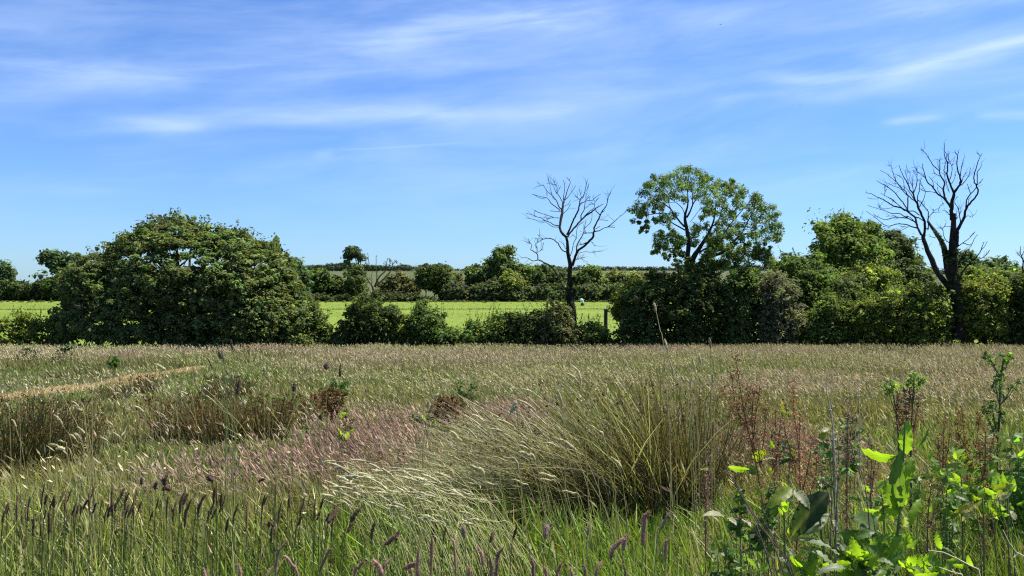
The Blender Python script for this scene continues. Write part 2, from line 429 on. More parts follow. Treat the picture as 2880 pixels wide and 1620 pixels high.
DEADBARK = (0.030, 0.024, 0.020)
A = 'A'
tree_a = [
 (A, [(885, 2520), (880, 2250), (872, 2100), (855, 1938), (845, 1738), (840, 1538), (850, 1380), (830, 1280), (815, 1180), (805, 1080), (795, 980), (785, 950)], [72, 66, 64, 60, 50, 36, 32, 28, 25, 22, 20, 20]),
 (A, [(785, 960), (740, 920), (705, 870), (695, 800), (710, 720), (730, 620), (735, 560), (745, 490), (760, 430), (790, 350), (815, 260), (840, 200), (850, 160), (830, 130), (795, 105)], [20, 20, 19, 18, 20, 21, 19, 15, 10, 7, 6, 5, 4, 3, 3]),
 (A, [(770, 430), (840, 350), (890, 280), (930, 215)], [6, 2]), (A, [(755, 440), (750, 370), (762, 290), (768, 210), (745, 140)], [7, 2.5]),
 (A, [(720, 560), (690, 540), (670, 500), (630, 420), (590, 370), (560, 340), (510, 300), (475, 240), (450, 210)], [9, 3]),
 (A, [(700, 580), (665, 545), (600, 500), (550, 450), (520, 405), (450, 385), (370, 365), (290, 342)], [8, 2.5]),
 (A, [(480, 410), (410, 400), (340, 360)], [3, 2]), (A, [(740, 470), (700, 390), (650, 320), (620, 270), (600, 215), (540, 180), (505, 185)], [7, 2]),
 (A, [(540, 180), (530, 135)], [3, 2]), (A, [(655, 320), (655, 240), (620, 180), (608, 125)], [4, 2]), (A, [(630, 420), (600, 410), (585, 350), (560, 270), (552, 215)], [4, 2]),
 (A, [(510, 380), (510, 320)], [3, 2]), (A, [(450, 215), (400, 222)], [3, 2]), (A, [(650, 340), (690, 260), (705, 225)], [3, 2]),
 (A, [(690, 690), (620, 685), (560, 690), (510, 700)], [6, 2.5]), (A, [(600, 680), (570, 665), (480, 640), (400, 610), (340, 590)], [6, 2.5]),
 (A, [(690, 800), (620, 790), (560, 760), (490, 730), (400, 735), (300, 705), (205, 685)], [8, 2.5]), (A, [(680, 825), (600, 820), (540, 780), (490, 740)], [6, 3]),
 (A, [(490, 730), (430, 690), (360, 670), (290, 640), (205, 620)], [6, 2.5]), (A, [(710, 600), (640, 590), (570, 590), (555, 570)], [5, 2]),
 (A, [(755, 620), (800, 570), (830, 530), (845, 490)], [5, 3]), (A, [(760, 520), (830, 480), (850, 425)], [4, 2]), (A, [(330, 650), (320, 610), (350, 570)], [3, 2]),
 (A, [(800, 930), (840, 850), (880, 750), (930, 660), (965, 570), (985, 490), (990, 430), (1040, 360), (1065, 280), (1080, 210), (1080, 155)], [15, 13, 12, 12, 11, 9, 8, 6, 5, 4, 3]),
 (A, [(1075, 300), (1110, 240), (1120, 185)], [4, 2]), (A, [(990, 420), (960, 400), (920, 360)], [4, 2]), (A, [(1010, 390), (1000, 350), (980, 270)], [4, 2]), (A, [(1075, 430), (1080, 330)], [5, 3]),
 (A, [(990, 490), (1060, 450), (1120, 435), (1170, 430), (1200, 400), (1290, 340)], [7, 2]), (A, [(1005, 710), (1010, 640), (1050, 570), (1060, 480), (1075, 430), (1140, 375)], [9, 3]), (A, [(1055, 550), (1100, 520), (1125, 490)], [4, 2]),
 (A, [(815, 960), (850, 900), (930, 810), (1010, 720), (1080, 655), (1160, 600), (1210, 555), (1270, 520), (1330, 485)], [13, 13, 14, 13, 12, 11, 9, 7, 4]),
 (A, [(1210, 555), (1200, 490), (1220, 440), (1260, 400)], [5, 2]), (A, [(1200, 490), (1160, 480)], [3, 2]), (A, [(1060, 660), (1130, 590), (1190, 550)], [6, 4]),
 (A, [(880, 1380), (915, 1270), (960, 1170), (1060, 1095), (1130, 1020), (1185, 950), (1190, 880), (1215, 790), (1260, 710), (1285, 640), (1320, 580), (1370, 510), (1390, 440), (1380, 400)], [22, 20, 18, 16, 18, 16, 13, 11, 10, 9, 7, 6, 5, 4]),
 (A, [(1385, 405), (1410, 370), (1440, 320)], [3, 1.5]), (A, [(1285, 650), (1240, 600), (1210, 555)], [7, 5]), (A, [(1300, 610), (1350, 580)], [4, 2]),
 (A, [(1190, 890), (1270, 880), (1330, 840), (1400, 820), (1500, 830)], [9, 3]), (A, [(1400, 820), (1480, 750), (1570, 670), (1655, 600)], [6, 2.5]), (A, [(1215, 850), (1280, 810)], [5, 3]), (A, [(1270, 715), (1400, 725)], [3, 2]),
 (A, [(1185, 905), (1110, 905), (1050, 915)], [7, 5]), (A, [(930, 1225), (940, 1130), (945, 1080), (990, 1000), (1040, 910), (1055, 820), (1080, 710)], [10, 10, 9, 8, 7, 5, 2.5]),
 (A, [(1060, 835), (1130, 770), (1165, 680), (1165, 615)], [5, 3]), (A, [(1100, 1040), (1020, 1070), (955, 1085)], [7, 5]), (A, [(850, 1240), (880, 1150), (900, 1050), (940, 970), (940, 880), (960, 810), (1040, 740)], [6, 3]),
 (A, [(930, 970), (880, 930)], [4, 2.5]), (A, [(1150, 1030), (1210, 1095)], [3, 2]), (A, [(970, 1205), (1050, 1180), (1150, 1185), (1230, 1180), (1320, 1168)], [4, 2.5]), (A, [(920, 1310), (980, 1275), (1060, 1258)], [4, 2.5]),
 (A, [(800, 1190), (740, 1160), (700, 1110), (660, 1050), (610, 1005), (540, 985), (460, 995), (360, 1050)], [9, 8, 8, 8, 7, 7, 6, 3]), (A, [(450, 992), (370, 930)], [3.5, 2]), (A, [(450, 992), (330, 988)], [3, 2]), (A, [(785, 1140), (740, 1060), (680, 1020)], [4, 2]),
 (A, [(820, 1780), (760, 1700), (720, 1648), (705, 1598), (650, 1508), (590, 1418), (530, 1370), (440, 1323), (380, 1300), (375, 1230), (340, 1190), (270, 1150), (290, 1090), (250, 1030), (230, 980)], [15, 13, 11, 10, 10, 10, 10, 9, 9, 8, 7, 6, 5, 4, 2.5]),
 (A, [(375, 1300), (300, 1310), (210, 1265), (130, 1275)], [7, 2.5]), (A, [(362, 1210), (365, 1110)], [5, 3]), (A, [(370, 1190), (430, 1150), (465, 1040)], [4, 2]), (A, [(355, 1130), (345, 1080), (370, 1045)], [4, 2.5]), (A, [(265, 1060), (210, 1040)], [3, 2]),
 (A, [(705, 1630), (640, 1613), (570, 1578), (500, 1608), (400, 1668), (350, 1708)], [7, 3]), (A, [(352, 1706), (350, 1800)], [3, 2])]
ivyA = ('A', [(rng.uniform(790, 920), y, rng.uniform(22, 40)) for y in rng.uniform(1560, 2350, 60)], 12, (0.035, 0.055, 0.018))
bare_tree('leafless dead tree with one thick trunk and a low crooked bough', tree_a, 45.0, (*P(1611, 970, 45.0)[:2], ground(3.2, 45)), DEADBARK, 170, ivyA)

B, C4 = 'B', 'C'
tree_b = [
 (C4, [(900, 1330), (885, 1150), (878, 1000), (850, 850), (820, 700), (800, 550), (803, 400), (808, 250), (815, 100), (812, 0), (815, -80)], [92, 78, 70, 68, 62, 56, 50, 42, 33, 25, 23]),
 (B, [(1330, 1130), (1330, 960), (1335, 880), (1350, 800), (1365, 740), (1420, 670), (1460, 590), (1450, 500), (1415, 410), (1405, 300), (1410, 200), (1385, 150), (1370, 120)], [28, 28, 26, 24, 20, 16, 14, 11, 9, 7, 6, 4, 3]),
 (B, [(1410, 190), (1430, 150)], [4, 2.5]), (B, [(1455, 490), (1465, 400), (1475, 340), (1495, 285)], [7, 2.5]), (B, [(1465, 600), (1490, 540), (1505, 480), (1555, 440)], [6, 2.5]), (B, [(1465, 625), (1530, 560), (1580, 480), (1605, 370)], [8, 2.5]),
 (B, [(1362, 740), (1320, 640), (1290, 560), (1260, 470), (1270, 380), (1270, 300), (1235, 230), (1220, 150), (1220, 15)], [16, 14, 13, 11, 9, 8, 6, 5, 3]),
 (B, [(1275, 310), (1280, 240), (1275, 125)], [5, 2.5]), (B, [(1245, 230), (1250, 190), (1240, 140)], [4, 2.5]), (B, [(1300, 545), (1330, 440), (1330, 350), (1290, 260), (1278, 180)], [6, 2.5]), (B, [(1328, 350), (1342, 320)], [4, 2.5]),
 (B, [(1255, 470), (1215, 420), (1225, 350), (1245, 280)], [6, 2]), (B, [(1318, 615), (1360, 550), (1385, 470)], [5, 2]), (B, [(1295, 730), (1240, 560), (1215, 430)], [5, 2.5]),
 (B, [(1325, 960), (1290, 900), (1250, 850), (1220, 760), (1210, 680), (1220, 610), (1210, 550), (1170, 500), (1150, 430), (1155, 380), (1155, 260), (1175, 215)], [22, 19, 16, 14, 13, 12, 11, 10, 8, 7, 5, 3]),
 (B, [(1150, 415), (1080, 360), (1010, 260), (960, 170), (910, 125), (880, 98)], [8, 2.5]), (B, [(1160, 495), (1110, 470), (1065, 447)], [6, 3]), (B, [(1205, 690), (1130, 630), (1105, 600)], [7, 3]), (B, [(1155, 270), (1135, 255)], [4, 3]),
 (B, [(1260, 855), (1190, 800), (1110, 740), (1060, 660), (990, 600), (950, 520), (930, 440), (905, 370), (905, 310)], [13, 12, 11, 10, 9, 8, 6, 5, 3]), (B, [(1068, 655), (1050, 570), (1000, 500)], [6, 2.5]), (B, [(945, 520), (890, 470), (830, 430)], [5, 2]),
 (B, [(1120, 745), (1050, 725), (950, 710), (880, 690)], [6, 2]), (B, [(1180, 790), (1130, 700), (1120, 650)], [5, 2]),
 (B, [(1395, 1500), (1400, 1400), (1410, 1300), (1460, 1190), (1510, 1100), (1530, 990), (1570, 920), (1640, 840), (1700, 760), (1710, 700), (1690, 640), (1655, 560), (1660, 460), (1700, 320), (1740, 210), (1770, 165)], [34, 30, 26, 20, 18, 16, 14, 12, 11, 10, 9, 8, 7, 6, 4, 2.5]),
 (B, [(1740, 205), (1710, 155)], [3.5, 2]), (B, [(1692, 640), (1705, 560), (1705, 430), (1750, 370), (1760, 330)], [8, 2.5]), (B, [(1700, 620), (1755, 580)], [5, 2.5]), (B, [(1535, 965), (1545, 850), (1590, 770), (1650, 700), (1690, 650)], [10, 6]), (B, [(1600, 755), (1580, 680), (1558, 610)], [5, 2]), (B, [(1570, 915), (1580, 830), (1610, 790)], [4, 2]),
 (B, [(1460, 1190), (1440, 1040), (1410, 940), (1370, 860), (1410, 790)], [8, 2.5]), (B, [(1445, 1055), (1470, 1000)], [3, 2]), (B, [(1510, 1120), (1565, 1065), (1620, 1095), (1640, 1060)], [4, 2]),
 (B, [(1290, 1460), (1240, 1420), (1210, 1350), (1195, 1260), (1135, 1245)], [7, 2.5]), (B, [(1195, 1255), (1230, 1225), (1280, 1225)], [4, 2]), (B, [(1315, 1080), (1260, 1010), (1185, 985)], [5, 2]), (B, [(1380, 1140), (1420, 1090)], [3, 2]),
 (C4, [(850, 300), (920, 255), (1000, 190), (1050, 135)], [6, 2]), (C4, [(920, 258), (1010, 275), (1050, 200), (1085, 160)], [5, 2]), (C4, [(860, 520), (900, 440), (960, 350), (1020, 280)], [6, 2]),
 (C4, [(860, 740), (900, 610), (970, 510), (1060, 430), (1120, 340), (1160, 240)], [14, 10, 9, 7, 5, 2.5]), (C4, [(1120, 340), (1160, 300), (1195, 235)], [4, 2]), (C4, [(1055, 440), (1130, 430), (1190, 380), (1220, 335)], [5, 2]),
 (C4, [(800, 800), (740, 720), (650, 620), (590, 500), (530, 370), (480, 230), (465, 180)], [38, 32, 30, 30, 27, 23, 20]),
 (B, [(912, 1385), (880, 1330), (850, 1270), (815, 1200), (800, 1100), (740, 1050), (660, 990), (580, 950), (500, 930), (420, 890), (320, 830), (230, 790), (160, 750), (70, 735)], [18, 17, 16, 15, 15, 14, 14, 12, 11, 9, 8, 6, 5, 3]),
 (B, [(270, 810), (220, 830), (100, 808)], [4, 2.5]), (B, [(660, 990), (600, 950), (540, 900), (460, 830), (360, 780), (295, 740)], [8, 2.5]), (B, [(350, 780), (360, 680)], [3, 2]), (B, [(700, 1010), (640, 910), (560, 810), (480, 710), (360, 630), (300, 600), (235, 555)], [10, 9, 8, 7, 7, 5, 3]),
 (B, [(690, 1000), (690, 900), (690, 780), (660, 720), (610, 680), (540, 600), (500, 520), (460, 400), (440, 300)], [10, 10, 9, 8, 7, 7, 6, 4, 2.5]), (B, [(445, 350), (405, 335)], [3, 2]), (B, [(520, 580), (440, 510), (370, 450), (290, 410)], [6, 2.5]),
 (B, [(800, 860), (720, 800), (670, 760), (610, 700), (550, 660), (490, 640), (415, 600)], [8, 2.5]), (B, [(620, 690), (560, 610), (480, 605)], [4, 2]),
 (B, [(930, 1370), (940, 1270), (935, 1170), (890, 1060), (845, 960), (830, 900), (790, 830), (770, 760), (730, 700), (690, 600), (640, 520), (600, 440), (560, 330)], [20, 18, 18, 17, 17, 15, 13, 11, 10, 8, 7, 5, 3]),
 (B, [(770, 750), (800, 680), (820, 580), (825, 480), (825, 350)], [9, 3]), (B, [(825, 410), (785, 355)], [5, 3]), (B, [(770, 720), (760, 620), (765, 480)], [6, 2.5]), (B, [(760, 650), (740, 600), (720, 560), (720, 440), (665, 400)], [5, 2]), (B, [(715, 690), (690, 560), (650, 430)], [5, 2]), (B, [(640, 690), (620, 540), (545, 475)], [5, 2]),
 (B, [(840, 930), (830, 800), (860, 700), (860, 600), (895, 520)], [8, 2.5]), (B, [(855, 950), (900, 870), (935, 790), (940, 700), (900, 640), (870, 590)], [6, 2]), (B, [(640, 660), (690, 700), (780, 830)], [4, 7]), (B, [(820, 830), (900, 890)], [5, 5]), (B, [(640, 1000), (560, 920), (440, 830), (400, 800)], [5, 2]),
 (B, [(985, 1160), (990, 1090), (985, 1000), (920, 930), (880, 870)], [10, 8, 7, 6, 6]), (B, [(990, 1100), (1050, 1030), (1160, 1015)], [6, 3]), (B, [(1050, 1030), (1065, 980)], [3, 2]), (B, [(1130, 1005), (1160, 930), (1215, 885)], [4, 2]),
 (B, [(805, 1170), (700, 1110), (600, 1100), (470, 1100), (345, 1125), (190, 1050)], [10, 9, 8, 6, 5, 2.5]), (B, [(690, 1090), (640, 1080), (560, 1035), (450, 1040), (370, 1000), (300, 980), (200, 950), (105, 920)], [8, 2.5]), (B, [(295, 978), (265, 930)], [3, 2]), (B, [(310, 970), (400, 965), (470, 950)], [3, 2]), (B, [(560, 1075), (470, 1075), (370, 1075)], [4, 2]),
 (B, [(825, 1250), (720, 1220), (640, 1190), (540, 1190), (410, 1220), (330, 1190), (260, 1130), (180, 1070), (85, 1005)], [10, 9, 8, 7, 6, 6, 5, 4, 2.5]), (B, [(700, 1225), (600, 1280), (500, 1310)], [5, 2]), (B, [(660, 1225), (590, 1230)], [3, 2]), (B, [(860, 1060), (790, 1010), (700, 1000)], [7, 8]), (B, [(930, 1160), (850, 1100), (800, 1090)], [7, 6]), (B, [(790, 1160), (740, 1100), (660, 1070)], [6, 5]),
 (C4, [(800, 700), (745, 560), (720, 360), (680, 250), (620, 150), (550, 50), (520, 10)], [40, 34, 32, 28, 22, 15, 12]), (B, [(1095, 1390), (1040, 1380), (1000, 1372)], [5, 3]), (C4, [(455, 215), (390, 225), (385, 300)], [4, 3]),
 (B, [(960, 1250), (985, 1270), (990, 1170)], [7, 9])]
ivyB = ('C', [(rng.uniform(740, 900) + (y - 700) * .12, y, rng.uniform(18, 38)) for y in rng.uniform(330, 1150, 90)] + [(x, y, 24) for x, y in ((680, 230), (660, 200), (630, 170), (700, 300), (715, 350), (640, 160), (600, 130), (680, 270))], 12, (0.05, 0.07, 0.022))
bare_tree('big leafless dead tree with several forking leaders and ivy on its trunk', tree_b, 44.0, (*P(2702, 965, 44.0)[:2], ground(23, 44)), DEADBARK, 260, ivyB)

# the ash ------------------------------------------------------------------
Dd = 'D'
ash_l = [
 (Dd, [(735, 2150), (740, 1900), (742, 1449), (740, 1300), (740, 1150), (755, 1000), (740, 880), (725, 800), (710, 720), (715, 640), (740, 560), (745, 450), (735, 330)], [46, 42, 36, 33, 28, 26, 24, 22, 18, 14, 10, 7, 4]),
 (Dd, [(730, 690), (770, 620), (800, 540), (830, 490), (870, 450)], [11, 5]), (Dd, [(800, 530), (800, 430), (780, 300)], [7, 3]), (Dd, [(705, 800), (640, 730), (580, 650), (540, 590), (450, 520), (350, 480)], [12, 5]), (Dd, [(710, 840), (620, 790), (540, 740), (480, 640), (390, 640), (250, 660)], [9, 4]),
 (Dd, [(580, 660), (520, 540), (510, 450)], [6, 4]), (Dd, [(710, 700), (690, 600), (640, 540), (560, 480)], [6, 3]),
 (Dd, [(760, 1320), (790, 1220), (840, 1120), (900, 1030), (950, 950), (1020, 820), (1060, 700), (1080, 560)], [34, 33, 29, 24, 19, 13, 9, 5]), (Dd, [(1020, 800), (1100, 750), (1150, 600), (1200, 480)], [8, 4]),
 (Dd, [(830, 1290), (900, 1230), (1000, 1160), (1130, 1120), (1210, 1060), (1300, 970), (1380, 900), (1480, 880), (1600, 860), (1720, 800)], [28, 26, 22, 18, 16, 14, 11, 9, 7, 4]),
 (Dd, [(880, 1110), (910, 1090), (1000, 1040), (1080, 1010), (1180, 920), (1230, 800), (1330, 680), (1430, 560)], [13, 5]), (Dd, [(1020, 1150), (1050, 1090), (1100, 1050)], [8, 4]), (Dd, [(1240, 1030), (1400, 990), (1500, 1040), (1600, 1050)], [7, 3]), (Dd, [(1380, 900), (1460, 740), (1530, 600), (1560, 480)], [9, 4]),
 (Dd, [(735, 1180), (700, 1160), (660, 1060), (600, 960), (500, 930)], [9, 3]), (Dd, [(1180, 1090), (1350, 1090), (1500, 1100), (1600, 1120), (1700, 1170)], [8, 3]), (Dd, [(770, 745), (830, 670)], [3, 2]), (Dd, [(880, 760), (950, 680)], [3, 2])]
ash_p = [(680,110,55),(620,150,55),(760,140,50),(840,150,50),(920,150,45),(950,190,50),(1000,230,45),(560,200,50),(480,200,55),(400,240,55),(350,220,40),(320,290,55),(240,300,45),(210,400,50),(270,380,60),(300,450,50),(380,350,65),(450,300,60),(450,420,60),(530,290,65),(540,380,60),(620,270,60),(610,350,60),(700,220,65),(690,330,60),(780,240,60),(790,340,55),(860,250,55),(870,350,60),(930,300,60),(960,390,60),(1030,330,55),(1060,400,55),(1110,260,50),(1090,310,45),(640,450,50),(700,470,45),(860,440,45),(930,480,55),(1000,480,55),(480,470,45),(380,460,40),
(140,560,50),(180,620,55),(110,610,40),(230,640,45),(220,560,40),(170,680,35),(280,540,35),(330,600,30),(400,570,40),(430,540,40),(450,680,40),(520,700,40),(410,720,45),(350,740,30),(270,740,28),(145,752,25),(190,840,25),(215,800,22),(250,800,25),(520,800,35),(590,650,40),
(420,910,50),(360,960,45),(400,1000,50),(480,960,50),(540,890,40),(470,1050,45),(400,1060,30),(620,910,45),(650,980,45),(600,1060,35),(345,1095,25),(475,1130,25),(485,1180,20),(540,1140,15),(640,1130,25),(690,940,40),
(830,800,50),(870,830,45),(800,900,45),(840,960,50),(810,1000,35),(960,800,40),
(1210,300,45),(1190,360,45),(1290,260,30),(1330,310,40),(1260,340,40),(1370,370,45),(1400,440,45),(1330,430,45),(1240,400,40),(1380,510,50),(1300,500,45),(1160,480,45),(1120,520,50),(1200,570,50),(1060,560,45),(950,600,40),(930,660,35),(1010,620,40),(1080,640,45),(1150,650,50),(1240,640,45),(1330,580,50),(1300,680,45),(1540,420,50),(1590,450,45),(1520,510,50),(1620,520,50),(1580,580,55),(1680,580,50),(1740,560,40),(1470,590,45),(1530,660,55),(1620,660,55),(1700,660,50),(1780,650,45),(1440,680,40),(1570,740,55),(1680,750,55),(1780,740,50),(1830,790,45),(1750,830,50),(1640,840,50),(1540,800,50),(1820,880,50),(1760,920,50),(1690,950,40),(1840,940,35),(1580,920,50),(1500,880,50),(1560,980,35),(1430,800,50),(1340,780,50),(1350,850,50),(1260,780,45),(1180,750,45),(1110,770,45),(1190,850,50),(1100,850,40),(1280,870,50),(1250,930,50),(1150,930,45),(1020,880,45),(960,930,45),(1060,950,50),(1120,990,45),(1000,1000,45),(1390,950,35),
(1370,1040,40),(1440,1030,35),(1490,1010,25),(1570,1040,20),(1660,1050,18),(1320,1120,50),(1400,1130,55),(1480,1120,50),(1550,1090,35),(1600,1110,35),(1360,1200,55),(1450,1210,60),(1250,1160,45),(1180,1190,40),(1210,1230,35),(1550,1190,40),(1640,1200,40),(1700,1100,25),(1730,1170,30),(1680,1230,30),(1320,1280,50)] + [(rng.uniform(930, 1330), rng.uniform(900, 1330), rng.uniform(30, 48)) for _ in range(22)] + [(rng.uniform(800, 1750), rng.uniform(1040, 1340), rng.uniform(30, 50)) for _ in range(26)] + [(rng.uniform(560, 860), rng.uniform(940, 1320), rng.uniform(24, 36)) for _ in range(10)] + [(rng.uniform(380, 700), rng.uniform(860, 1080), rng.uniform(25, 40)) for _ in range(8)]
YA = 46.5
root = thing('ash_tree', (*P(1933, 900, YA)[:2], ground(9.5, YA)), 'tall open-crowned green tree with clumped leaves and dark forking trunk', 'tree')
sk = skeleton(ash_l, YA, .35); tg = Geo(); bg = Geo()
for i, (p, r) in enumerate(sk):
    pp, rr = resample(p, np.maximum(r, .014), .18); tube(tg if i == 0 else bg, pp, rr, (0.045, 0.036, 0.03), 8, .05)
q = nat(Dd, [(a, b) for a, b, c in ash_p]); rad = np.array([c for a, b, c in ash_p]) / 4.261 * YA / F
rx = np.hypot((q[:, 0] - 1990) / 200, (q[:, 1] - 610) / 150)
half = 2.6 * np.sqrt(np.clip(1.1 - rx ** 2, .08, 1))
g = Geo(); allC = []
for rep in range(3):
    dep = rng.uniform(-1, 1, len(q)) * half; jx = (2, 5, 8)[rep]
    Cc = P(q[:, 0] + rng.normal(0, jx, len(q)), q[:, 1] + rng.normal(0, jx, len(q)), YA + dep); allC.append(Cc)
    puff_leaves(g, Cc, rad * 1.2, 60, .122, (0.128, 0.188, 0.052), .9, .7, .28, .5, shell=1.9, aspect=.5)
ends = np.vstack([s_[0] for s_ in sk])
for Cc in allC[0][::2]:
    k = np.linalg.norm(ends - Cc, axis=1).argmin()
    tube(bg, np.array([ends[k], ends[k] * .5 + Cc * .5 + rng.normal(0, .06, 3), Cc]), [.022, .016, .008], (0.07, 0.055, 0.042), 3)
tg.build('trunk', M_BARK, root, smooth=True); bg.build('branches', M_BARK, root, smooth=True); g.build('crown', M_LEAF, root)

# the broad oak ------------------------------------------------------------
oak_o = [(400, 1000),(400,930),(440,840),(510,780),(460,720),(440,640),(500,580),(570,500),(600,440),(700,430),(760,410),(820,420),(820,400),(860,350),(900,310),(960,280),(975,240),(1040,215),(1120,200),(1160,175),(1250,150),(1320,140),(1380,160),(1430,185),(1500,200),(1600,205),(1680,235),(1730,230),(1820,250),(1900,300),(1990,345),(2080,355),(2110,400),(2150,450),(2180,500),(2210,580),(2220,690),(2260,720),(2330,770),(2380,830),(2440,880),(2420,930),(2350,960),(2330,1020),(2280,1110),(2200,1140),(2000,1130),(1740,1120),(1400,1100),(1200,1080),(900,1070),(700,1060),(500,1060)]
oak_h = [(960,440,30),(1110,415,26),(1130,468,34),(1220,482,50),(1350,385,36),(1350,490,44),(1430,390,38),(1430,490,40),(1650,450,34),(1590,505,24),(1900,500,28),(2010,500,24),(1740,505,20),(1290,430,26),(1500,440,22),(1440,880,24),(1590,860,26),(945,955,22),(860,965,22),(740,920,26),(660,860,20),(1830,880,24),(1905,985,22)]
YO = 46.0
poly = nat('O', oak_o)
hn = nat('O', [(a, b) for a, b, c in oak_h]); hol = [(a, b, c[2] / 2.683 * .85 + 2) for (a, b), c in zip(hn, oak_h)]
C = boughs(crown_pts(poly, YO, 1500, 4.2, hol), 3, .26, .6)
q2 = np.stack([1440 + C[:, 0] / C[:, 1] * F, 810 - (C[:, 2] - EYE) / C[:, 1] * F], -1)
for hx, hy, hr in hol: C = C[np.hypot(q2[:, 0] - hx, q2[:, 1] - hy) > hr * .8]; q2 = np.stack([1440 + C[:, 0] / C[:, 1] * F, 810 - (C[:, 2] - EYE) / C[:, 1] * F], -1)
xo = P(510, 960, YO)[0]
root = thing('oak_tree', (xo, YO, ground(xo, YO)), 'broad low dark green tree spreading right down to the meadow grass', 'tree')
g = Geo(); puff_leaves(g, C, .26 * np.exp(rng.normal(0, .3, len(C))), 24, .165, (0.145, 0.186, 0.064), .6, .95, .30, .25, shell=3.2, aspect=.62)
I = crown_pts(poly, YO, 620, 2.6, [(a, b, c + 12) for a, b, c in hol]); puff_leaves(g, I, np.full(len(I), .55), 16, .34, (0.075, 0.09, 0.03), .9, .4, .2)  # big inner leaves; the oak's deep inner shade is put into their colour
# ragged sprays along the top edge
top = C[edge_dist(np.stack([1440 + C[:, 0] / C[:, 1] * F, 810 - (C[:, 2] - EYE) / C[:, 1] * F], -1), poly) < 16]
puff_leaves(g, top + rng.normal(0, .2, top.shape) + [0, 0, .12], np.full(len(top), .2), 10, .15, (0.10, 0.125, 0.042), 1.1, .4, .2, .1)
w = Geo()
oak_l = [('O', [(1350, 1100), (1350, 960), (1330, 860), (1320, 760)], [48, 36, 28, 22]), ('O', [(1320, 780), (1300, 640), (1250, 540), (1160, 440), (1040, 330)], [20, 5]), ('O', [(1320, 770), (1340, 620), (1340, 480), (1330, 350), (1310, 230)], [20, 5]),
 ('O', [(1480, 800), (1420, 740), (1410, 640), (1430, 520), (1440, 380), (1520, 280)], [16, 5]), ('O', [(1340, 850), (1480, 790), (1600, 640), (1640, 450), (1720, 340)], [17, 4]), ('O', [(1345, 920), (1600, 820), (1800, 640), (1900, 500), (2000, 430)], [18, 5]),
 ('O', [(1340, 900), (1150, 800), (950, 650), (800, 560), (650, 500)], [18, 5]), ('O', [(1350, 960), (1700, 900), (2000, 880), (2250, 900)], [16, 5]), ('O', [(1350, 960), (1050, 900), (750, 850), (560, 800)], [16, 5]),
 ('O', [(1250, 560), (1220, 480), (1200, 400)], [9, 5]), ('O', [(1160, 450), (1120, 480), (1060, 470), (960, 440)], [7, 4]), ('O', [(1340, 520), (1400, 470), (1440, 430)], [8, 4]), ('O', [(1320, 540), (1270, 500), (1230, 470), (1180, 480)], [8, 4]), ('O', [(1345, 480), (1310, 430), (1260, 400)], [7, 4]), ('O', [(1640, 500), (1600, 470), (1570, 420)], [6, 4])]
for i, (p, r) in enumerate(skeleton(oak_l, YO, .4)):
    pp, rr = resample(p, r, .25); tube(w, pp, rr, BARK, 8, .05)
for Cc in C[rng.choice(len(C), 160, replace=False)]:
    e = Cc + np.array([(xo - Cc[0]) * .12, (YO - Cc[1]) * .3, -.5]); tube(w, np.array([e, (e + Cc) / 2 + rng.normal(0, .08, 3), Cc]), [.035, .025, .012], BARK, 4)
w.build('trunk', M_BARK, root, smooth=True); g.build('crown', M_LEAF, root)

# ------------------------------------------------------------------ hedge line along the meadow
G_DK = (0.045, 0.062, 0.018); G_MD = (0.060, 0.088, 0.024); G_LT = (0.090, 0.125, 0.030); G_YL = (0.120, 0.145, 0.030); G_OL = (0.085, 0.092, 0.036); G_GY = (0.085, 0.088, 0.050); G_BL = (0.055, 0.085, 0.038)  # G_BL has distance haze put into the leaf colour
HG = 'bushes of the near hedge line'
def bush(label, fr, out, Y, col, thick=1.3, n=130, leaf=.13, pr=.30, name='bush', cat='bush', group=HG, **k):
    return plant(name, label, cat, fr, out, Y, col, thick, n, leaf, pr, group=group, **k)
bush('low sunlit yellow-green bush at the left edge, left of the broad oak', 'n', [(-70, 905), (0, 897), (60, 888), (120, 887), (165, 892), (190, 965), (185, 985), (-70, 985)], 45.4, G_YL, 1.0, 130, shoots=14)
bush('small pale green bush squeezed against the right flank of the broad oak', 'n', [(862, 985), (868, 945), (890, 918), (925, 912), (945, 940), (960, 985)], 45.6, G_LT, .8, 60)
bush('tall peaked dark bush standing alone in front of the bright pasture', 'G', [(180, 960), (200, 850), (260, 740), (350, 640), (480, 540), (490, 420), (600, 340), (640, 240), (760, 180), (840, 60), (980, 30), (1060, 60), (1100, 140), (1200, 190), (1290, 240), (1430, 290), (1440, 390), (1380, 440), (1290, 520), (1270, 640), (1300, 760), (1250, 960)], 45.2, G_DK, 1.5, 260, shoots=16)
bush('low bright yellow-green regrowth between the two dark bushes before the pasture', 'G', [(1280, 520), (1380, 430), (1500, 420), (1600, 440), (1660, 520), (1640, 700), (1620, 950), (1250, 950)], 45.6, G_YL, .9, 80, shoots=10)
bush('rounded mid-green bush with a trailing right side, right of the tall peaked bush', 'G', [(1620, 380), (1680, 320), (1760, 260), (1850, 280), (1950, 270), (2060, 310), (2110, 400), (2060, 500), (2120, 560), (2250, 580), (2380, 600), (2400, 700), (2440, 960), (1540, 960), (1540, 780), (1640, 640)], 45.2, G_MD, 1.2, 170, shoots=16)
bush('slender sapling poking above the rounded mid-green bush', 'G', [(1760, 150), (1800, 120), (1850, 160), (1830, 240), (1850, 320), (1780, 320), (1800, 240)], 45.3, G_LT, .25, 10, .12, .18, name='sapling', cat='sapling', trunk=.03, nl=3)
bush('low bank of fresh green upright shoots left of the dark hawthorn clump', 'H', [(-120, 700), (0, 620), (80, 500), (200, 520), (280, 470), (420, 470), (520, 420), (600, 450), (650, 600), (760, 700), (780, 960), (-120, 960)], 44.6, G_LT, 1.0, 150, shoots=46)
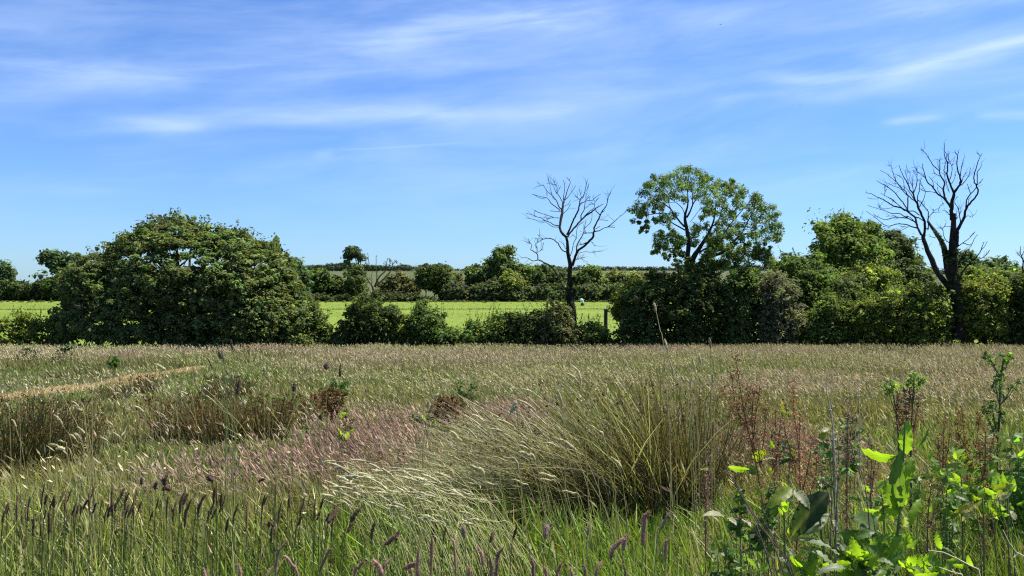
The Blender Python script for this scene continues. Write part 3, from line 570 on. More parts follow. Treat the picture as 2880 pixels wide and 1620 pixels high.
bush('dark rounded hawthorn clump left of the leafless trunk', 'H', [(690, 560), (690, 450), (740, 380), (850, 290), (950, 262), (1050, 310), (1150, 300), (1250, 310), (1300, 480), (1250, 650), (1250, 940), (760, 940), (700, 700)], 44.8, G_DK, 1.2, 180, shoots=8)
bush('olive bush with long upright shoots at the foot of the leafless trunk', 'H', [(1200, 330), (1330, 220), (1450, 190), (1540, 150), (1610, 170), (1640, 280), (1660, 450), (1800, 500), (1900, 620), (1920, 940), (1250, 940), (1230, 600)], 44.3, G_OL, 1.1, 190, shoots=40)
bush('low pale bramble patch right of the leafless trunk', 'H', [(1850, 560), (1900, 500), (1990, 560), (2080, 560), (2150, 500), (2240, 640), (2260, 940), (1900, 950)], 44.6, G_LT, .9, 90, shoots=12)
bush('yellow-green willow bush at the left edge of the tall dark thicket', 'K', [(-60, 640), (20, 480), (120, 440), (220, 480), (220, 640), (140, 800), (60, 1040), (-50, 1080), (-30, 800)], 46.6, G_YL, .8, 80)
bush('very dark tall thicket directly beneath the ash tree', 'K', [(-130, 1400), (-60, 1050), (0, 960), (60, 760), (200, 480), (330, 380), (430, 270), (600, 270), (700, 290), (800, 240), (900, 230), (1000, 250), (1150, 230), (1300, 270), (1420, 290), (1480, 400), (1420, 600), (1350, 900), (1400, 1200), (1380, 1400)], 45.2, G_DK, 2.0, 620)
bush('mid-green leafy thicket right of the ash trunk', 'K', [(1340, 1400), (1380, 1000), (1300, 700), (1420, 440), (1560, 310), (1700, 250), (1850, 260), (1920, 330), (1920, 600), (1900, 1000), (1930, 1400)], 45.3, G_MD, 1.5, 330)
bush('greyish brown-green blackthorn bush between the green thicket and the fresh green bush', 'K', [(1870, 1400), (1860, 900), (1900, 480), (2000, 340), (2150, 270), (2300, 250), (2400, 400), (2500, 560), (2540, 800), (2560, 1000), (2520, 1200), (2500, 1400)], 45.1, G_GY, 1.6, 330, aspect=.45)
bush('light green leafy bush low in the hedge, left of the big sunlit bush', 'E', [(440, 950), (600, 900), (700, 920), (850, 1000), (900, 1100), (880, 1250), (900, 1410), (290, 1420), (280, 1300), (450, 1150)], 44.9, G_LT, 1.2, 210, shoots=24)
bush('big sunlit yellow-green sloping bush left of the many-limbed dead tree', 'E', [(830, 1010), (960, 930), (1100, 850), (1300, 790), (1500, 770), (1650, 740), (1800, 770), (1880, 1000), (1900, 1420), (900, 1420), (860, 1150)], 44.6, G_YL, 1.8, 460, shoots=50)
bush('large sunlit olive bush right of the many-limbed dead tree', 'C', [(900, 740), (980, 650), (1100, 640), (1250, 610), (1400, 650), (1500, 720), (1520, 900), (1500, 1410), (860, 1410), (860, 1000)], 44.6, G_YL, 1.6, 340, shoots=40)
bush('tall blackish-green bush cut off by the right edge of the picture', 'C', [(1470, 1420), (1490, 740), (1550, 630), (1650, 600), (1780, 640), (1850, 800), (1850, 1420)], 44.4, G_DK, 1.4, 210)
# trees standing behind the near hedge
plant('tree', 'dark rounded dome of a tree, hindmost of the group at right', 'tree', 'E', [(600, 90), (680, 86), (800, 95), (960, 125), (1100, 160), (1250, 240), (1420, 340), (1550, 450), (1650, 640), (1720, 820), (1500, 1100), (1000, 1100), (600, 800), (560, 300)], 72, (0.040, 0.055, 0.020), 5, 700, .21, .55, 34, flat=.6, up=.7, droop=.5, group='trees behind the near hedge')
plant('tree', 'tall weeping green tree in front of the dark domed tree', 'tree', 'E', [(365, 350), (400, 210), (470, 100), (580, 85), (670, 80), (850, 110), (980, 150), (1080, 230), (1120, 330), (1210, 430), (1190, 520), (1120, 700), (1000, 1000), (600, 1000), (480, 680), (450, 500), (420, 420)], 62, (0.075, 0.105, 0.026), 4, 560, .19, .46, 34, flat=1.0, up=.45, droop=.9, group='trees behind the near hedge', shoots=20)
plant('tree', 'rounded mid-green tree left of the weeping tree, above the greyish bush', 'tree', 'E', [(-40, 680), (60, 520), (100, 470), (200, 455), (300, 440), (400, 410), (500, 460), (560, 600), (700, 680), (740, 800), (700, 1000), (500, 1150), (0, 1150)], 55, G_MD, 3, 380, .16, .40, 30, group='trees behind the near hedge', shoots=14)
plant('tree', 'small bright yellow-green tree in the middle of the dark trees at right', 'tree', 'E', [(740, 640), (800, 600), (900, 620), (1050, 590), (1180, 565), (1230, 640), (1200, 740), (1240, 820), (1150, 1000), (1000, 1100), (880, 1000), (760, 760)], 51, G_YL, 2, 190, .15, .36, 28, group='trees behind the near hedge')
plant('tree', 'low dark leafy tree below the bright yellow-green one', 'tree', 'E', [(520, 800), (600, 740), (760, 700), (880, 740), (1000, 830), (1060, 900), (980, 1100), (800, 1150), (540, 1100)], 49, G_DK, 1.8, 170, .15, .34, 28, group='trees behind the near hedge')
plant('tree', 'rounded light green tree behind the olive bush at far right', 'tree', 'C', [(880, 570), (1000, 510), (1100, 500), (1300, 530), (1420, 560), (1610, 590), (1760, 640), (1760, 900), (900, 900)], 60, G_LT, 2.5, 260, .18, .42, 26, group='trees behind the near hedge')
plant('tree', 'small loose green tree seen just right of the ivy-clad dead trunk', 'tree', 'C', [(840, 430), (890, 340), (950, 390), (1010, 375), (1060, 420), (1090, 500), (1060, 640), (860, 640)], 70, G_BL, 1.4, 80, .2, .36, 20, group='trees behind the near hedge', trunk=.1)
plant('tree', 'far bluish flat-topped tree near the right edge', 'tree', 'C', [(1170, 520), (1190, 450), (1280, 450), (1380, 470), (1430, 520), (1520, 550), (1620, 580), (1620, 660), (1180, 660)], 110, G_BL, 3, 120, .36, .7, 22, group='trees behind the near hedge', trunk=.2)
tw = [('C', [(1600, 640), (1600, 520), (1590, 420), (1570, 370), (1570, 290)], [10, 2.5]), ('C', [(1595, 440), (1560, 400), (1530, 360)], [5, 2]), ('C', [(1585, 400), (1610, 350), (1640, 300)], [5, 2]), ('C', [(1600, 480), (1640, 420), (1660, 360)], [5, 2])]
bare_tree('thin twiggy bare tree at the right edge above the blackish bush', tw, 50.0, (*P(2877, 960, 50.0)[:2], ground(30, 50)), DEADBARK, 25)

# ------------------------------------------------------------------ far hedge across the pasture
FG = 'bushes of the far hedge'; FT = 'trees in the far hedge'
def fbush(label, fr, out, Y, col, n=60, thick=2.6, leaf=.42, pr=.85, name='bush', cat='bush', group=FG, per=22, **k):
    return plant(name, label, cat, fr, out, Y, col, thick, n, leaf, pr, per, group=group, trunk=.12, nl=4, **k)
def ftree(label, fr, out, Y, col, n=110, **k):
    k.setdefault('thick', 3.2)
    return fbush(label, fr, out, Y, col, n, name='tree', cat='tree', group=FT, **k)
ftree('loose bluish-green tree cut off by the left edge, above the far hedge', 'S', [(-120, 430), (-40, 330), (40, 285), (110, 310), (160, 340), (165, 400), (205, 430), (195, 520), (120, 540), (60, 600), (-40, 600), (-120, 560)], 168, G_BL, 70, leaf=.5)
ftree('airy bluish tree with a forked trunk left of the broad oak', 'S', [(525, 200), (590, 130), (720, 92), (790, 130), (850, 190), (900, 160), (940, 220), (1000, 180), (1045, 180), (1100, 240), (1080, 400), (960, 420), (900, 340), (820, 330), (780, 420), (700, 360), (640, 340), (640, 270), (550, 275)], 165, G_BL, 95, leaf=.5, pr=.7)
ftree('dark squat tree close against the left side of the broad oak', 'S', [(545, 500), (600, 465), (660, 500), (720, 420), (800, 400), (900, 400), (1000, 430), (1000, 790), (760, 790), (600, 780), (560, 620)], 158, G_DK, 150)
ll = ['low dark far hedge bush at the left edge of the picture', 'dark far hedge bush under the loose bluish tree', 'far hedge bush with a thin bare twig top, left of the squat tree', 'darkest low far hedge bush next to the squat tree']
for k, (x0, x1, yt) in enumerate([(-180, 90, 575), (60, 260, 560), (230, 460, 548), (430, 640, 560)]):
    xm = (x0 + x1) / 2
    fbush(ll[k], 'S', [(x0, 790), (x0 + 10, yt + 50), (x0 + 40, yt + 8), (xm, yt), (x1 - 40, yt + 12), (x1, yt + 60), (x1, 790)], 160, (0.045, 0.062, 0.022), 80)
ftree('bluish-green tree rising right behind the oak in the far hedge', 'T', [(-160, 420), (-40, 385), (20, 380), (60, 430), (130, 450), (210, 425), (280, 520), (380, 560), (420, 800), (400, 1080), (-160, 1080)], 150, G_BL, 170)
fbush('dark dense far hedge bush right of the bluish-green tree', 'T', [(310, 660), (450, 590), (560, 600), (720, 650), (800, 760), (770, 950), (720, 1090), (330, 1095), (310, 900)], 158, G_MD, 130)
fbush('small pointed dark bush in the far hedge, left of the ivy-clad pine', 'T', [(700, 760), (740, 640), (790, 640), (860, 720), (940, 760), (960, 900), (940, 1090), (700, 1090)], 160, G_DK, 80)
ftree('ivy-clad dark green lower tree beneath the round far crown', 'T', [(960, 850), (980, 700), (1050, 620), (1180, 610), (1300, 700), (1345, 830), (1290, 1000), (1280, 1090), (960, 1090)], 157, (0.05, 0.07, 0.02), 110)
def far_round():
    root = thing('pine_tree', (*P(1000, 840, 163)[:2], ground(-30, 163)), 'round-crowned tree on bare stems rising above the far hedge', 'tree', FT)
    g = Geo(); out = nat('T', [(945, 395), (1000, 330), (1030, 260), (1090, 203), (1150, 222), (1190, 220), (1240, 262), (1290, 300), (1300, 370), (1350, 350), (1360, 420), (1300, 400), (1240, 430), (1200, 370), (1120, 370), (1100, 440), (1020, 470), (990, 430)])
    C = crown_pts(out, 163, 75, 2.6); puff_leaves(g, C, np.full(len(C), .75), 26, .42, (0.06, 0.085, 0.035), .7, .6, .2, .2)
    w = Geo()
    for p, r in skeleton([('T', [(1180, 1080), (1190, 800), (1200, 620), (1215, 500), (1210, 380), (1160, 300)], [26, 8]), ('T', [(1195, 640), (1110, 560), (1080, 480), (1070, 360)], [14, 5]), ('T', [(1205, 600), (1250, 480), (1250, 350)], [12, 5]), ('T', [(1200, 560), (1180, 440), (1130, 300)], [10, 4]), ('T', [(1210, 600), (1330, 480), (1350, 380)], [8, 4])], 163, .4):
        pp, rr = resample(p, r, .5); tube(w, pp, rr, DEADBARK, 6, .05)
    w.build('trunk', M_BARK, root, smooth=True); g.build('crown', M_LEAF, root)
far_round()
tw = [('T', [(1470, 1060), (1450, 860), (1380, 760), (1330, 650), (1350, 560), (1390, 490), (1380, 380), (1370, 300)], [18, 14, 11, 10, 8, 6, 4, 3]), ('T', [(1480, 860), (1560, 700), (1660, 600), (1740, 480), (1720, 400)], [14, 4]), ('T', [(1500, 850), (1640, 720), (1740, 610), (1780, 500), (1830, 430)], [12, 4]), ('T', [(1500, 860), (1520, 700), (1510, 560), (1510, 350)], [9, 3]), ('T', [(1670, 590), (1680, 480), (1700, 390)], [7, 3]), ('T', [(1380, 720), (1300, 600), (1260, 560)], [8, 4]), ('T', [(1440, 860), (1430, 700), (1450, 600)], [8, 4]), ('T', [(1780, 500), (1770, 440), (1720, 390)], [5, 3])]
bare_tree('half-dead bare branching tree beside the round-crowned far tree', tw, 160.0, (*P(1051, 842, 160.0)[:2], ground(-25, 160)), (.10, .085, .07), 40, ('T', [(1660, 470, 36), (1680, 500, 30), (1830, 440, 30), (1850, 450, 22), (1340, 490, 40), (1380, 500, 36), (1390, 540, 30), (1740, 440, 20)], 30, (0.06, 0.085, 0.03)), rmin=.05)
fbush('low pale brownish bush of the far hedge, right of the half-dead tree', 'T', [(1570, 880), (1680, 760), (1780, 690), (1900, 640), (2000, 680), (2110, 650), (2230, 760), (2260, 980), (2220, 1060), (1600, 1060)], 163, (0.105, 0.105, 0.045), 130)
ls = ['low clipped grey-green bush at the pasture edge under the ivy-clad tree', 'low clipped bush at the pasture edge under the half-dead tree', 'low clipped bush at the pasture edge under the pale brownish bush', 'low clipped bush at the pasture edge left of the dark V-stemmed tree']
for k, (x0, x1, yt) in enumerate([(1180, 1420, 1000), (1400, 1720, 965), (1690, 2010, 965), (1980, 2400, 975)]):
    xm = (x0 + x1) / 2
    fbush(ls[k], 'T', [(x0, 1100), (x0 + 10, yt + 30), (xm - 40, yt), (xm + 60, yt + 8), (x1 - 20, yt + 20), (x1, 1100)], 152, (0.06, 0.072, 0.032), 60, 1.2, .34, .5)
fbush('dark scrub at the pasture edge below the bluish-green tree', 'T', [(300, 1100), (340, 1010), (600, 1000), (900, 1010), (1190, 1020), (1190, 1100)], 153, (0.045, 0.055, 0.022), 70, 1.2, .34, .5)
ftree('dark rounded tree on a pale V-shaped stem in the far hedge', 'U', [(105, 700), (150, 580), (240, 500), (340, 480), (450, 488), (560, 500), (600, 560), (620, 610), (560, 800), (480, 900), (300, 880), (200, 840), (130, 800)], 158, G_DK, 170)
vroot = [o for o in bpy.data.objects if o.name.startswith('tree') and str(o.get('label', '')).startswith('dark rounded tree on a pale V')][0]
w = Geo()
for p, r in skeleton([('U', [(215, 1090), (222, 960), (180, 820)], [16, 12, 9]), ('U', [(222, 965), (285, 810)], [11, 8])], 157, .2):
    pp, rr = resample(p, r * .6, .5); tube(w, pp, rr, (.17, .15, .12), 6)
w.build('stem', M_BARK, vroot, smooth=True)
ftree('light olive tree right of the dark V-stemmed tree', 'U', [(460, 920), (520, 720), (610, 620), (720, 640), (860, 680), (920, 860), (880, 1090), (480, 1095)], 160, G_OL, 140)
ftree('largest leafy tree of the far hedge with a leaning ragged top', 'U', [(830, 720), (900, 560), (1000, 520), (1100, 460), (1200, 380), (1340, 350), (1345, 240), (1440, 200), (1560, 188), (1665, 230), (1620, 330), (1600, 400), (1700, 420), (1740, 330), (1780, 420), (1800, 500), (1950, 520), (2020, 700), (1980, 920), (1600, 980), (1200, 980), (1000, 900)], 162, (0.070, 0.098, 0.032), 380, thick=4.5)
ftree('yellowish rounded small tree in front of the largest far tree', 'U', [(1450, 860), (1480, 760), (1570, 690), (1690, 740), (1740, 860), (1700, 960), (1500, 960)], 155, G_YL, 60)
lu = ['dark far hedge bush with brown lower twigs, left of the yellowish small tree', 'dark shaded bush right under the yellowish small tree', 'broad dark far hedge bush left of the leafless trunk', 'far hedge bush just behind the leafless trunk']
for k, (x0, x1, yt) in enumerate([(560, 1000, 830), (960, 1500, 800), (1440, 2000, 860), (1950, 2640, 820)]):
    xm = (x0 + x1) / 2
    fbush(lu[k], 'U', [(x0, 1110), (x0 + 30, yt + 60), (x0 + 120, yt + 10), (xm, yt), (x1 - 110, yt + 14), (x1 - 20, yt + 70), (x1, 1110)], 154, [(0.05, 0.06, 0.026), (0.058, 0.07, 0.03), (0.06, 0.078, 0.03), (0.06, 0.08, 0.03)][k], 140)
ftree('broad green far tree just left of the leafless trunk', 'U', [(1980, 700), (2020, 560), (2150, 480), (2260, 520), (2400, 560), (2600, 590), (2640, 900), (2000, 940)], 163, (0.06, 0.085, 0.03), 140)
lw = ['light olive rounded tree in the far hedge, right of the leafless trunk', 'sunlit olive tree of the far hedge above the pasture gap', 'pale yellow-olive far tree beside the dark thicket']
for k, out in enumerate([[(880, 370), (1000, 315), (1130, 285), (1260, 275), (1390, 310), (1420, 460), (1380, 740), (880, 740)], [(1340, 420), (1440, 340), (1560, 330), (1650, 370), (1680, 520), (1640, 740), (1340, 740)], [(1600, 440), (1680, 380), (1800, 370), (1950, 400), (1980, 740), (1600, 740)]]):
    ftree(lw[k], 'W', out, [160, 163, 161][k], [(0.085, 0.11, 0.036), (0.10, 0.115, 0.042), (0.11, 0.125, 0.04)][k], 150)
lx = ['dark shaded far hedge bush at the pasture edge right of the leafless trunk', 'dark shaded far hedge bush behind the pasture post']
for k, (x0, x1) in enumerate([(880, 1330), (1280, 1900)]):
    xm = (x0 + x1) / 2
    fbush(lx[k], 'W', [(x0, 790), (x0 + 20, 620), (xm - 80, 560), (xm + 60, 570), (x1 - 40, 600), (x1, 790)], 153, (0.05, 0.062, 0.026), 120)

def f_n(x): return np.clip(.5 + .5 * np.sin(x * .7) * np.sin(x * .31 + 1) + .3 * np.sin(x * 2.1), 0, 1.3)
# hedge and little trees on the skyline: one far-off mass
g = Geo(); rl = []
prof = [(790, 745), (860, 748), (900, 744), (940, 742), (970, 738), (1000, 742), (1060, 748), (1110, 752), (1130, 744), (1150, 746), (1165, 752), (1185, 743), (1210, 744), (1240, 741), (1262, 744), (1268, 756), (1300, 759), (1316, 746), (1330, 750), (1360, 747), (1400, 745), (1500, 748), (1560, 746), (1580, 752), (1625, 752), (1628, 745), (1632, 752), (1655, 748), (1700, 750), (1760, 751), (1840, 752), (1900, 752)]
pp = np.array(prof, float)
for px in np.arange(560, 3000, 1.7):
    Y = 600 + 8 * math.sin(px * .05); x = (px - 1440) / F * Y
    zt = EYE + (810 - (np.interp(px, pp[:, 0], pp[:, 1]) + rng.normal(0, 1.4))) / F * Y
    zg = float(ground(x, Y))
    if 790 < px < 1900: top = max(zt, zg + 1.0)
    else: top = zg + 3 + 2 * rng.random()
    for z in np.arange(zg, top, 1.3): rl.append((x + rng.normal(0, .3), Y + rng.normal(0, 1.2), min(z, top - .6)))
for hy, x0, x1, hh in ((520, -150, -60, 3.0),):   # field hedges on the slope
    for x in np.arange(x0, x1, 1.1):
        for z in (0.6, 1.6, hh - .4): rl.append((x, hy + 6 * math.sin(x * .03) + rng.normal(0, .6), float(ground(x, hy)) + z + rng.normal(0, .3)))
C = np.array(rl); puff_leaves(g, C, np.full(len(C), 1.1), 13, .95, (0.045, 0.065, 0.032), .8, .6, .2, .2)
tag(g.build('skyline_hedge', M_LEAF), 'thin dark line of hedges and little trees along the skyline of the hill', 'hedge', kind='stuff')
# trunk foot detail: scattered dung-sized tussocks along the pasture edge
g = Geo(); xs = rng.uniform(-95, 60, 260); ys = 151.0 - np.abs(rng.normal(0, 3.0, 260)); C = np.stack([xs, ys, ground(xs, ys) + .12], -1)
puff_leaves(g, C, rng.uniform(.2, .5, 260), 14, .3, (0.10, 0.12, 0.035), .5, .6)
tag(g.build('edge_weeds', M_LEAF), 'rough weedy tufts along the far edge of the pasture', 'weeds', kind='stuff')
# pasture turf relief
n = 26000; ys = 52 + 100 * rng.random(n) ** 1.2; xs = rng.uniform(-.66, .66, n) * ys
g = Geo(); blades(g, np.stack([xs, ys, ground(xs, ys)], -1), rng.uniform(.03, .08, n), rng.uniform(0, 6.28, n), rng.uniform(.2, .9, n), .03 + ys * .0006, vary((.125, .155, .022), n, .06, .04), vary((.15, .175, .03), n, .09, .04), 1, 2, np.array([1, .25]))
tag(g.build('pasture_grass', M_GRASS), 'short bright yellow-green turf of the pasture', 'grass', kind='stuff')

# an old tramline of longer grass across the pasture
n = 5000; xs = rng.uniform(-80, 80, n); ys = 112 + .02 * xs + rng.normal(0, .5, n)
g = Geo(); blades(g, np.stack([xs, ys, ground(xs, ys)], -1), rng.uniform(.06, .2, n), rng.uniform(0, 6.28, n), rng.uniform(.2, .8, n), .09 + 0 * ys, vary((.09, .115, .02), n, .1), vary((.125, .145, .035), n, .1), 1, 2, np.array([1, .3]))
tag(g.build('tramline_grass', M_GRASS), 'faint darker line of longer grass running across the pasture', 'grass', kind='stuff')
# weedy foot of the near hedge
m = 900; xs = rng.uniform(-28, 30, m); ys = 43.7 + rng.normal(0, .35, m); k = f_n(xs)
C = np.stack([xs, ys, ground(xs, ys) + rng.uniform(.1, .75, m) * (.35 + k)], -1)
g = Geo(); cc = rng.random(m) < .55
puff_leaves(g, C[cc], rng.uniform(.12, .32, int(cc.sum())), 18, .13, (.10, .135, .035), 1.1, .4, .3, .2); puff_leaves(g, C[~cc], rng.uniform(.12, .3, int((~cc).sum())), 18, .12, (.075, .095, .034), 1.1, .4, .3, .2)
tag(g.build('hedge_foot_weeds', M_LEAF), 'tangled nettles and brambles along the foot of the near hedge', 'weeds', kind='stuff')
# fence post and pale marker in the pasture
root = thing('fence_post', (*P(1703, 900, 48.5)[:2], ground(5.3, 48.5)), 'dark weathered wooden post with a pale cap beside the dark thicket', 'post')
b = np.array(root.location); zt = P(1703, 868, 48.5)[2]
g = Geo(); pts = np.array([b + [0, 0, -.2], b + [0.01, 0, (zt - b[2]) * .5], [b[0] + .02, b[1], zt - .06]]); tube(g, pts, [.12, .115, .11], (.10, .085, .065), 8, .06); g.build('post', M_BARK, root, smooth=True)
g = Geo(); tube(g, np.array([[b[0] + .02, b[1], zt - .07], [b[0] + .02, b[1], zt - .02], [b[0] + .02, b[1], zt + .03]]), [.16, .165, .06], (.35, .34, .26), 8, .08); g.build('cap', M_BARK, root)
g = Geo(); c = P(1708, 866, 48.4); puff_leaves(g, c[None] + rng.normal(0, .1, (5, 3)), np.full(5, .14), 14, .11, (.13, .17, .06)); g.build('climber', M_LEAF, root)
root = thing('standpipe', (*P(1638, 860, 128.0)[:2], ground(10.5, 128)), 'pale mint-white bent pipe on a dark foot out on the bright pasture', 'standpipe')
b = np.array(root.location); zt = P(1635, 843, 128.0)[2]; H = zt - b[2]
g = Geo(); pts, rr = resample(np.array([b + [.03, 0, .25], b + [.03, 0, H * .6], b + [-.03, 0, H * .86], b + [-.16, 0, H], b + [-.36, 0, H * .93]]), [.15, .17, .20, .20, .12], .06)
tube(g, pts, rr, (.62, .78, .70), 10); g.build('pipe', M_STEM, root, smooth=True)
g = Geo(); tube(g, np.array([b + [.02, 0, -.1], b + [.02, 0, .3], b + [.02, 0, .42]]), [.3, .28, .17], (.02, .03, .02), 10, .06); g.build('foot', M_STEM, root)

# two birds
for lab, px, py, Y, s, rot in (('tiny dark bird high in the sky, the higher of the two', 2027, 69, 70, .12, .6), ('tiny dark bird lower in the sky, right of the other', 2250, 296, 90, .10, -.5)):
    c = P(px, py, Y); root = thing('bird', c, lab, 'bird', 'birds in the sky'); root.rotation_euler = (0, 0.3, rot)
    g = Geo(); t = np.linspace(-1, 1, 9)
    body = np.stack([t * s * .55, 0 * t, 0.02 * t], -1) + c
    tube(g, body, s * .13 * np.sqrt(np.clip(1 - t ** 2, .02, 1)) , (.03, .03, .035), 8)
    tl = np.array([[-.5, -.05, 0], [-.5, .05, 0], [-.85, .12, 0], [-.85, -.12, 0]]) * s + c; g.add(tl, [[0, 1, 2, 3]], (.03, .03, .035))
    g.build('body', M_STEM, root)
    for sd in (-1, 1):
        w = Geo(); v = np.array([[.22, .08 * sd, .02], [-.18, .08 * sd, .02], [-.22, .55 * sd, .26], [.18, .5 * sd, .28], [-.25, 1.0 * sd, .2], [-.05, 1.0 * sd, .21]]) * s + c
        w.add(v, [[0, 1, 2, 3], [3, 2, 4, 5]], (.03, .03, .035)); w.build('wing', M_STEM, root)

# ------------------------------------------------------------------ the meadow
def f_noise(x, y, s, ph=0.0):
    return .5 + .25 * np.sin(x * s + 1.7 * np.sin(y * s * .7 + ph) + ph) + .25 * np.sin(y * s * 1.1 + 1.3 * np.sin(x * s * .8 - ph) + 2 * ph)
def patch(x, y, px, py, rx, ry, h=.5):
    Y0 = gdist(py, h); Y1 = gdist(py - ry, h); Y2 = gdist(py + ry, h)
    X0 = (px - 1440) / F * Y0; RX = rx / F * Y0
    ry_ = np.where(y > Y0, Y1 - Y0, Y0 - Y2)
    return np.exp(-((x - X0) / RX) ** 2 * 1.2 - ((y - Y0) / np.maximum(ry_, .1)) ** 2 * 1.2)
PINK = [(1040, 1190, 270, 62), (860, 1295, 290, 50), (430, 1180, 160, 40), (1120, 1300, 120, 40), (130, 1018, 60, 14), (235, 1012, 60, 14), (2060, 1230, 180, 60), (1990, 1430, 50, 40), (640, 1290, 160, 50), (1500, 1150, 150, 40), (2350, 1230, 120, 50)]
DARK = [(665, 1185, 240, 70), (90, 1290, 200, 210), (665, 1265, 240, 60), (640, 1090, 80, 36), (1800, 1330, 260, 200), (390, 1085, 60, 30)]
def f_dark(x, y):
    s = 0
    for p in DARK: s = s + patch(x, y, *p, h=.3)
    return np.clip(s * 1.3, 0, 1)
def f_pink(x, y):
    s = 0
    for p in PINK: s = s + patch(x, y, *p)
    return np.clip(s, 0, 1)
def f_short(x, y):
    """mown or trodden ground beside the path"""
    d = x - path_x(y)
    onp = np.clip(1.35 - np.abs(d) / path_hw(y), 0, 1) * (y > 15) * (y < 40)
    left = sstep(-7.0, -5.0, d) * (d < 0) * sstep(15, 18, y) * (1 - sstep(28, 32, y))
    right = (d > 0) * (1 - sstep(2.8, 4.2, d)) * sstep(12, 14, y) * (1 - sstep(34, 38, y))
    return (onp > .3) & (f_noise(x, y, 2.3, .7) < .60), np.clip(np.maximum(left, right * .8), 0, 1)
def f_noise(x, y, s, ph=0.0):
    return .5 + .25 * np.sin(x * s + 1.7 * np.sin(y * s * .7 + ph) + ph) + .25 * np.sin(y * s * 1.1 + 1.3 * np.sin(x * s * .8 - ph) + 2 * ph)
def scatter(y0, y1, dens, m=3.0):
    n = int(dens * ((y1 ** 2 - y0 ** 2) * .62 + 2 * m * (y1 - y0)))
    y = np.sqrt(rng.uniform(y0 ** 2, y1 ** 2, n)); x = rng.uniform(-1, 1, n) * (.62 * y + m)
    return x, y
def lerp(a, b, t): return np.asarray(a)[None] * (1 - t[:, None]) + np.asarray(b)[None] * t[:, None]
WIND = math.pi * 1.02       # the wind lays everything over to the left

gg = Geo()      # green blades
for (y0, y1, dens, wf, segs) in ((1.0, 4.5, 950, 1.6, 3), (4.5, 9, 620, 1.9, 3), (9, 20, 270, 2.7, 2), (20, 47, 90, 3.4, 2)):
    x, y = scatter(y0, y1, dens); n = len(x)
    onp, sh = f_short(x, y); pk = f_pink(x, y); nz = f_noise(x, y, 1.3) ; far = sstep(12, 26, y)
    keep = ~onp | (rng.random(n) < .16); x, y, sh, pk, nz, far = [a[keep] for a in (x, y, sh, pk, nz, far)]; n = len(x)
    H = rng.uniform(.22, .50, n) * (.8 + .5 * nz) * (1 - .62 * sh) * (1 - .2 * pk); H = np.where(onp[keep], .1, H)
    H = H * (1 - .45 * f_dark(x, y)) * np.interp(y, [0, 4.5, 8, 11, 22, 28], [1.25, 1.1, .85, .58, .62, .95])
    lush = np.clip(sstep(.35, .8, f_noise(x, y, .8, 2.0)) * .7 + .5 * far * (1 - sstep(.25, .7, f_noise(x, y, .47, 2.6))) + sh * .8 + (1 - sstep(5, 9, y)) * .5, 0, 1) * (1 - .6 * pk)
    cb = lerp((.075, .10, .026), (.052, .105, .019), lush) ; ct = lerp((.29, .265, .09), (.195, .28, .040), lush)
    dry = (rng.random(n) < .20 + .06 * far)[:, None]
    ct = np.where(dry, lerp((.38, .31, .16), (.30, .22, .12), rng.random(n)), ct)
    cb = cb * np.exp(rng.normal(0, .35, (n, 1))); ct = ct * np.exp(rng.normal(0, .38, (n, 1)))
    B = np.stack([x, y, ground(x, y) - .01], -1)
    az = np.where(rng.random(n) < .45, WIND + rng.normal(0, .7, n), rng.uniform(0, 6.283, n))
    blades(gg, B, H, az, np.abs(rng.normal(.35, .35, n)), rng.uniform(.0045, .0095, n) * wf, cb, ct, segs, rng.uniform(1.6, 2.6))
tag(gg.build('meadow_grass', M_GRASS), 'long green grass blades filling the meadow', 'grass', kind='stuff')

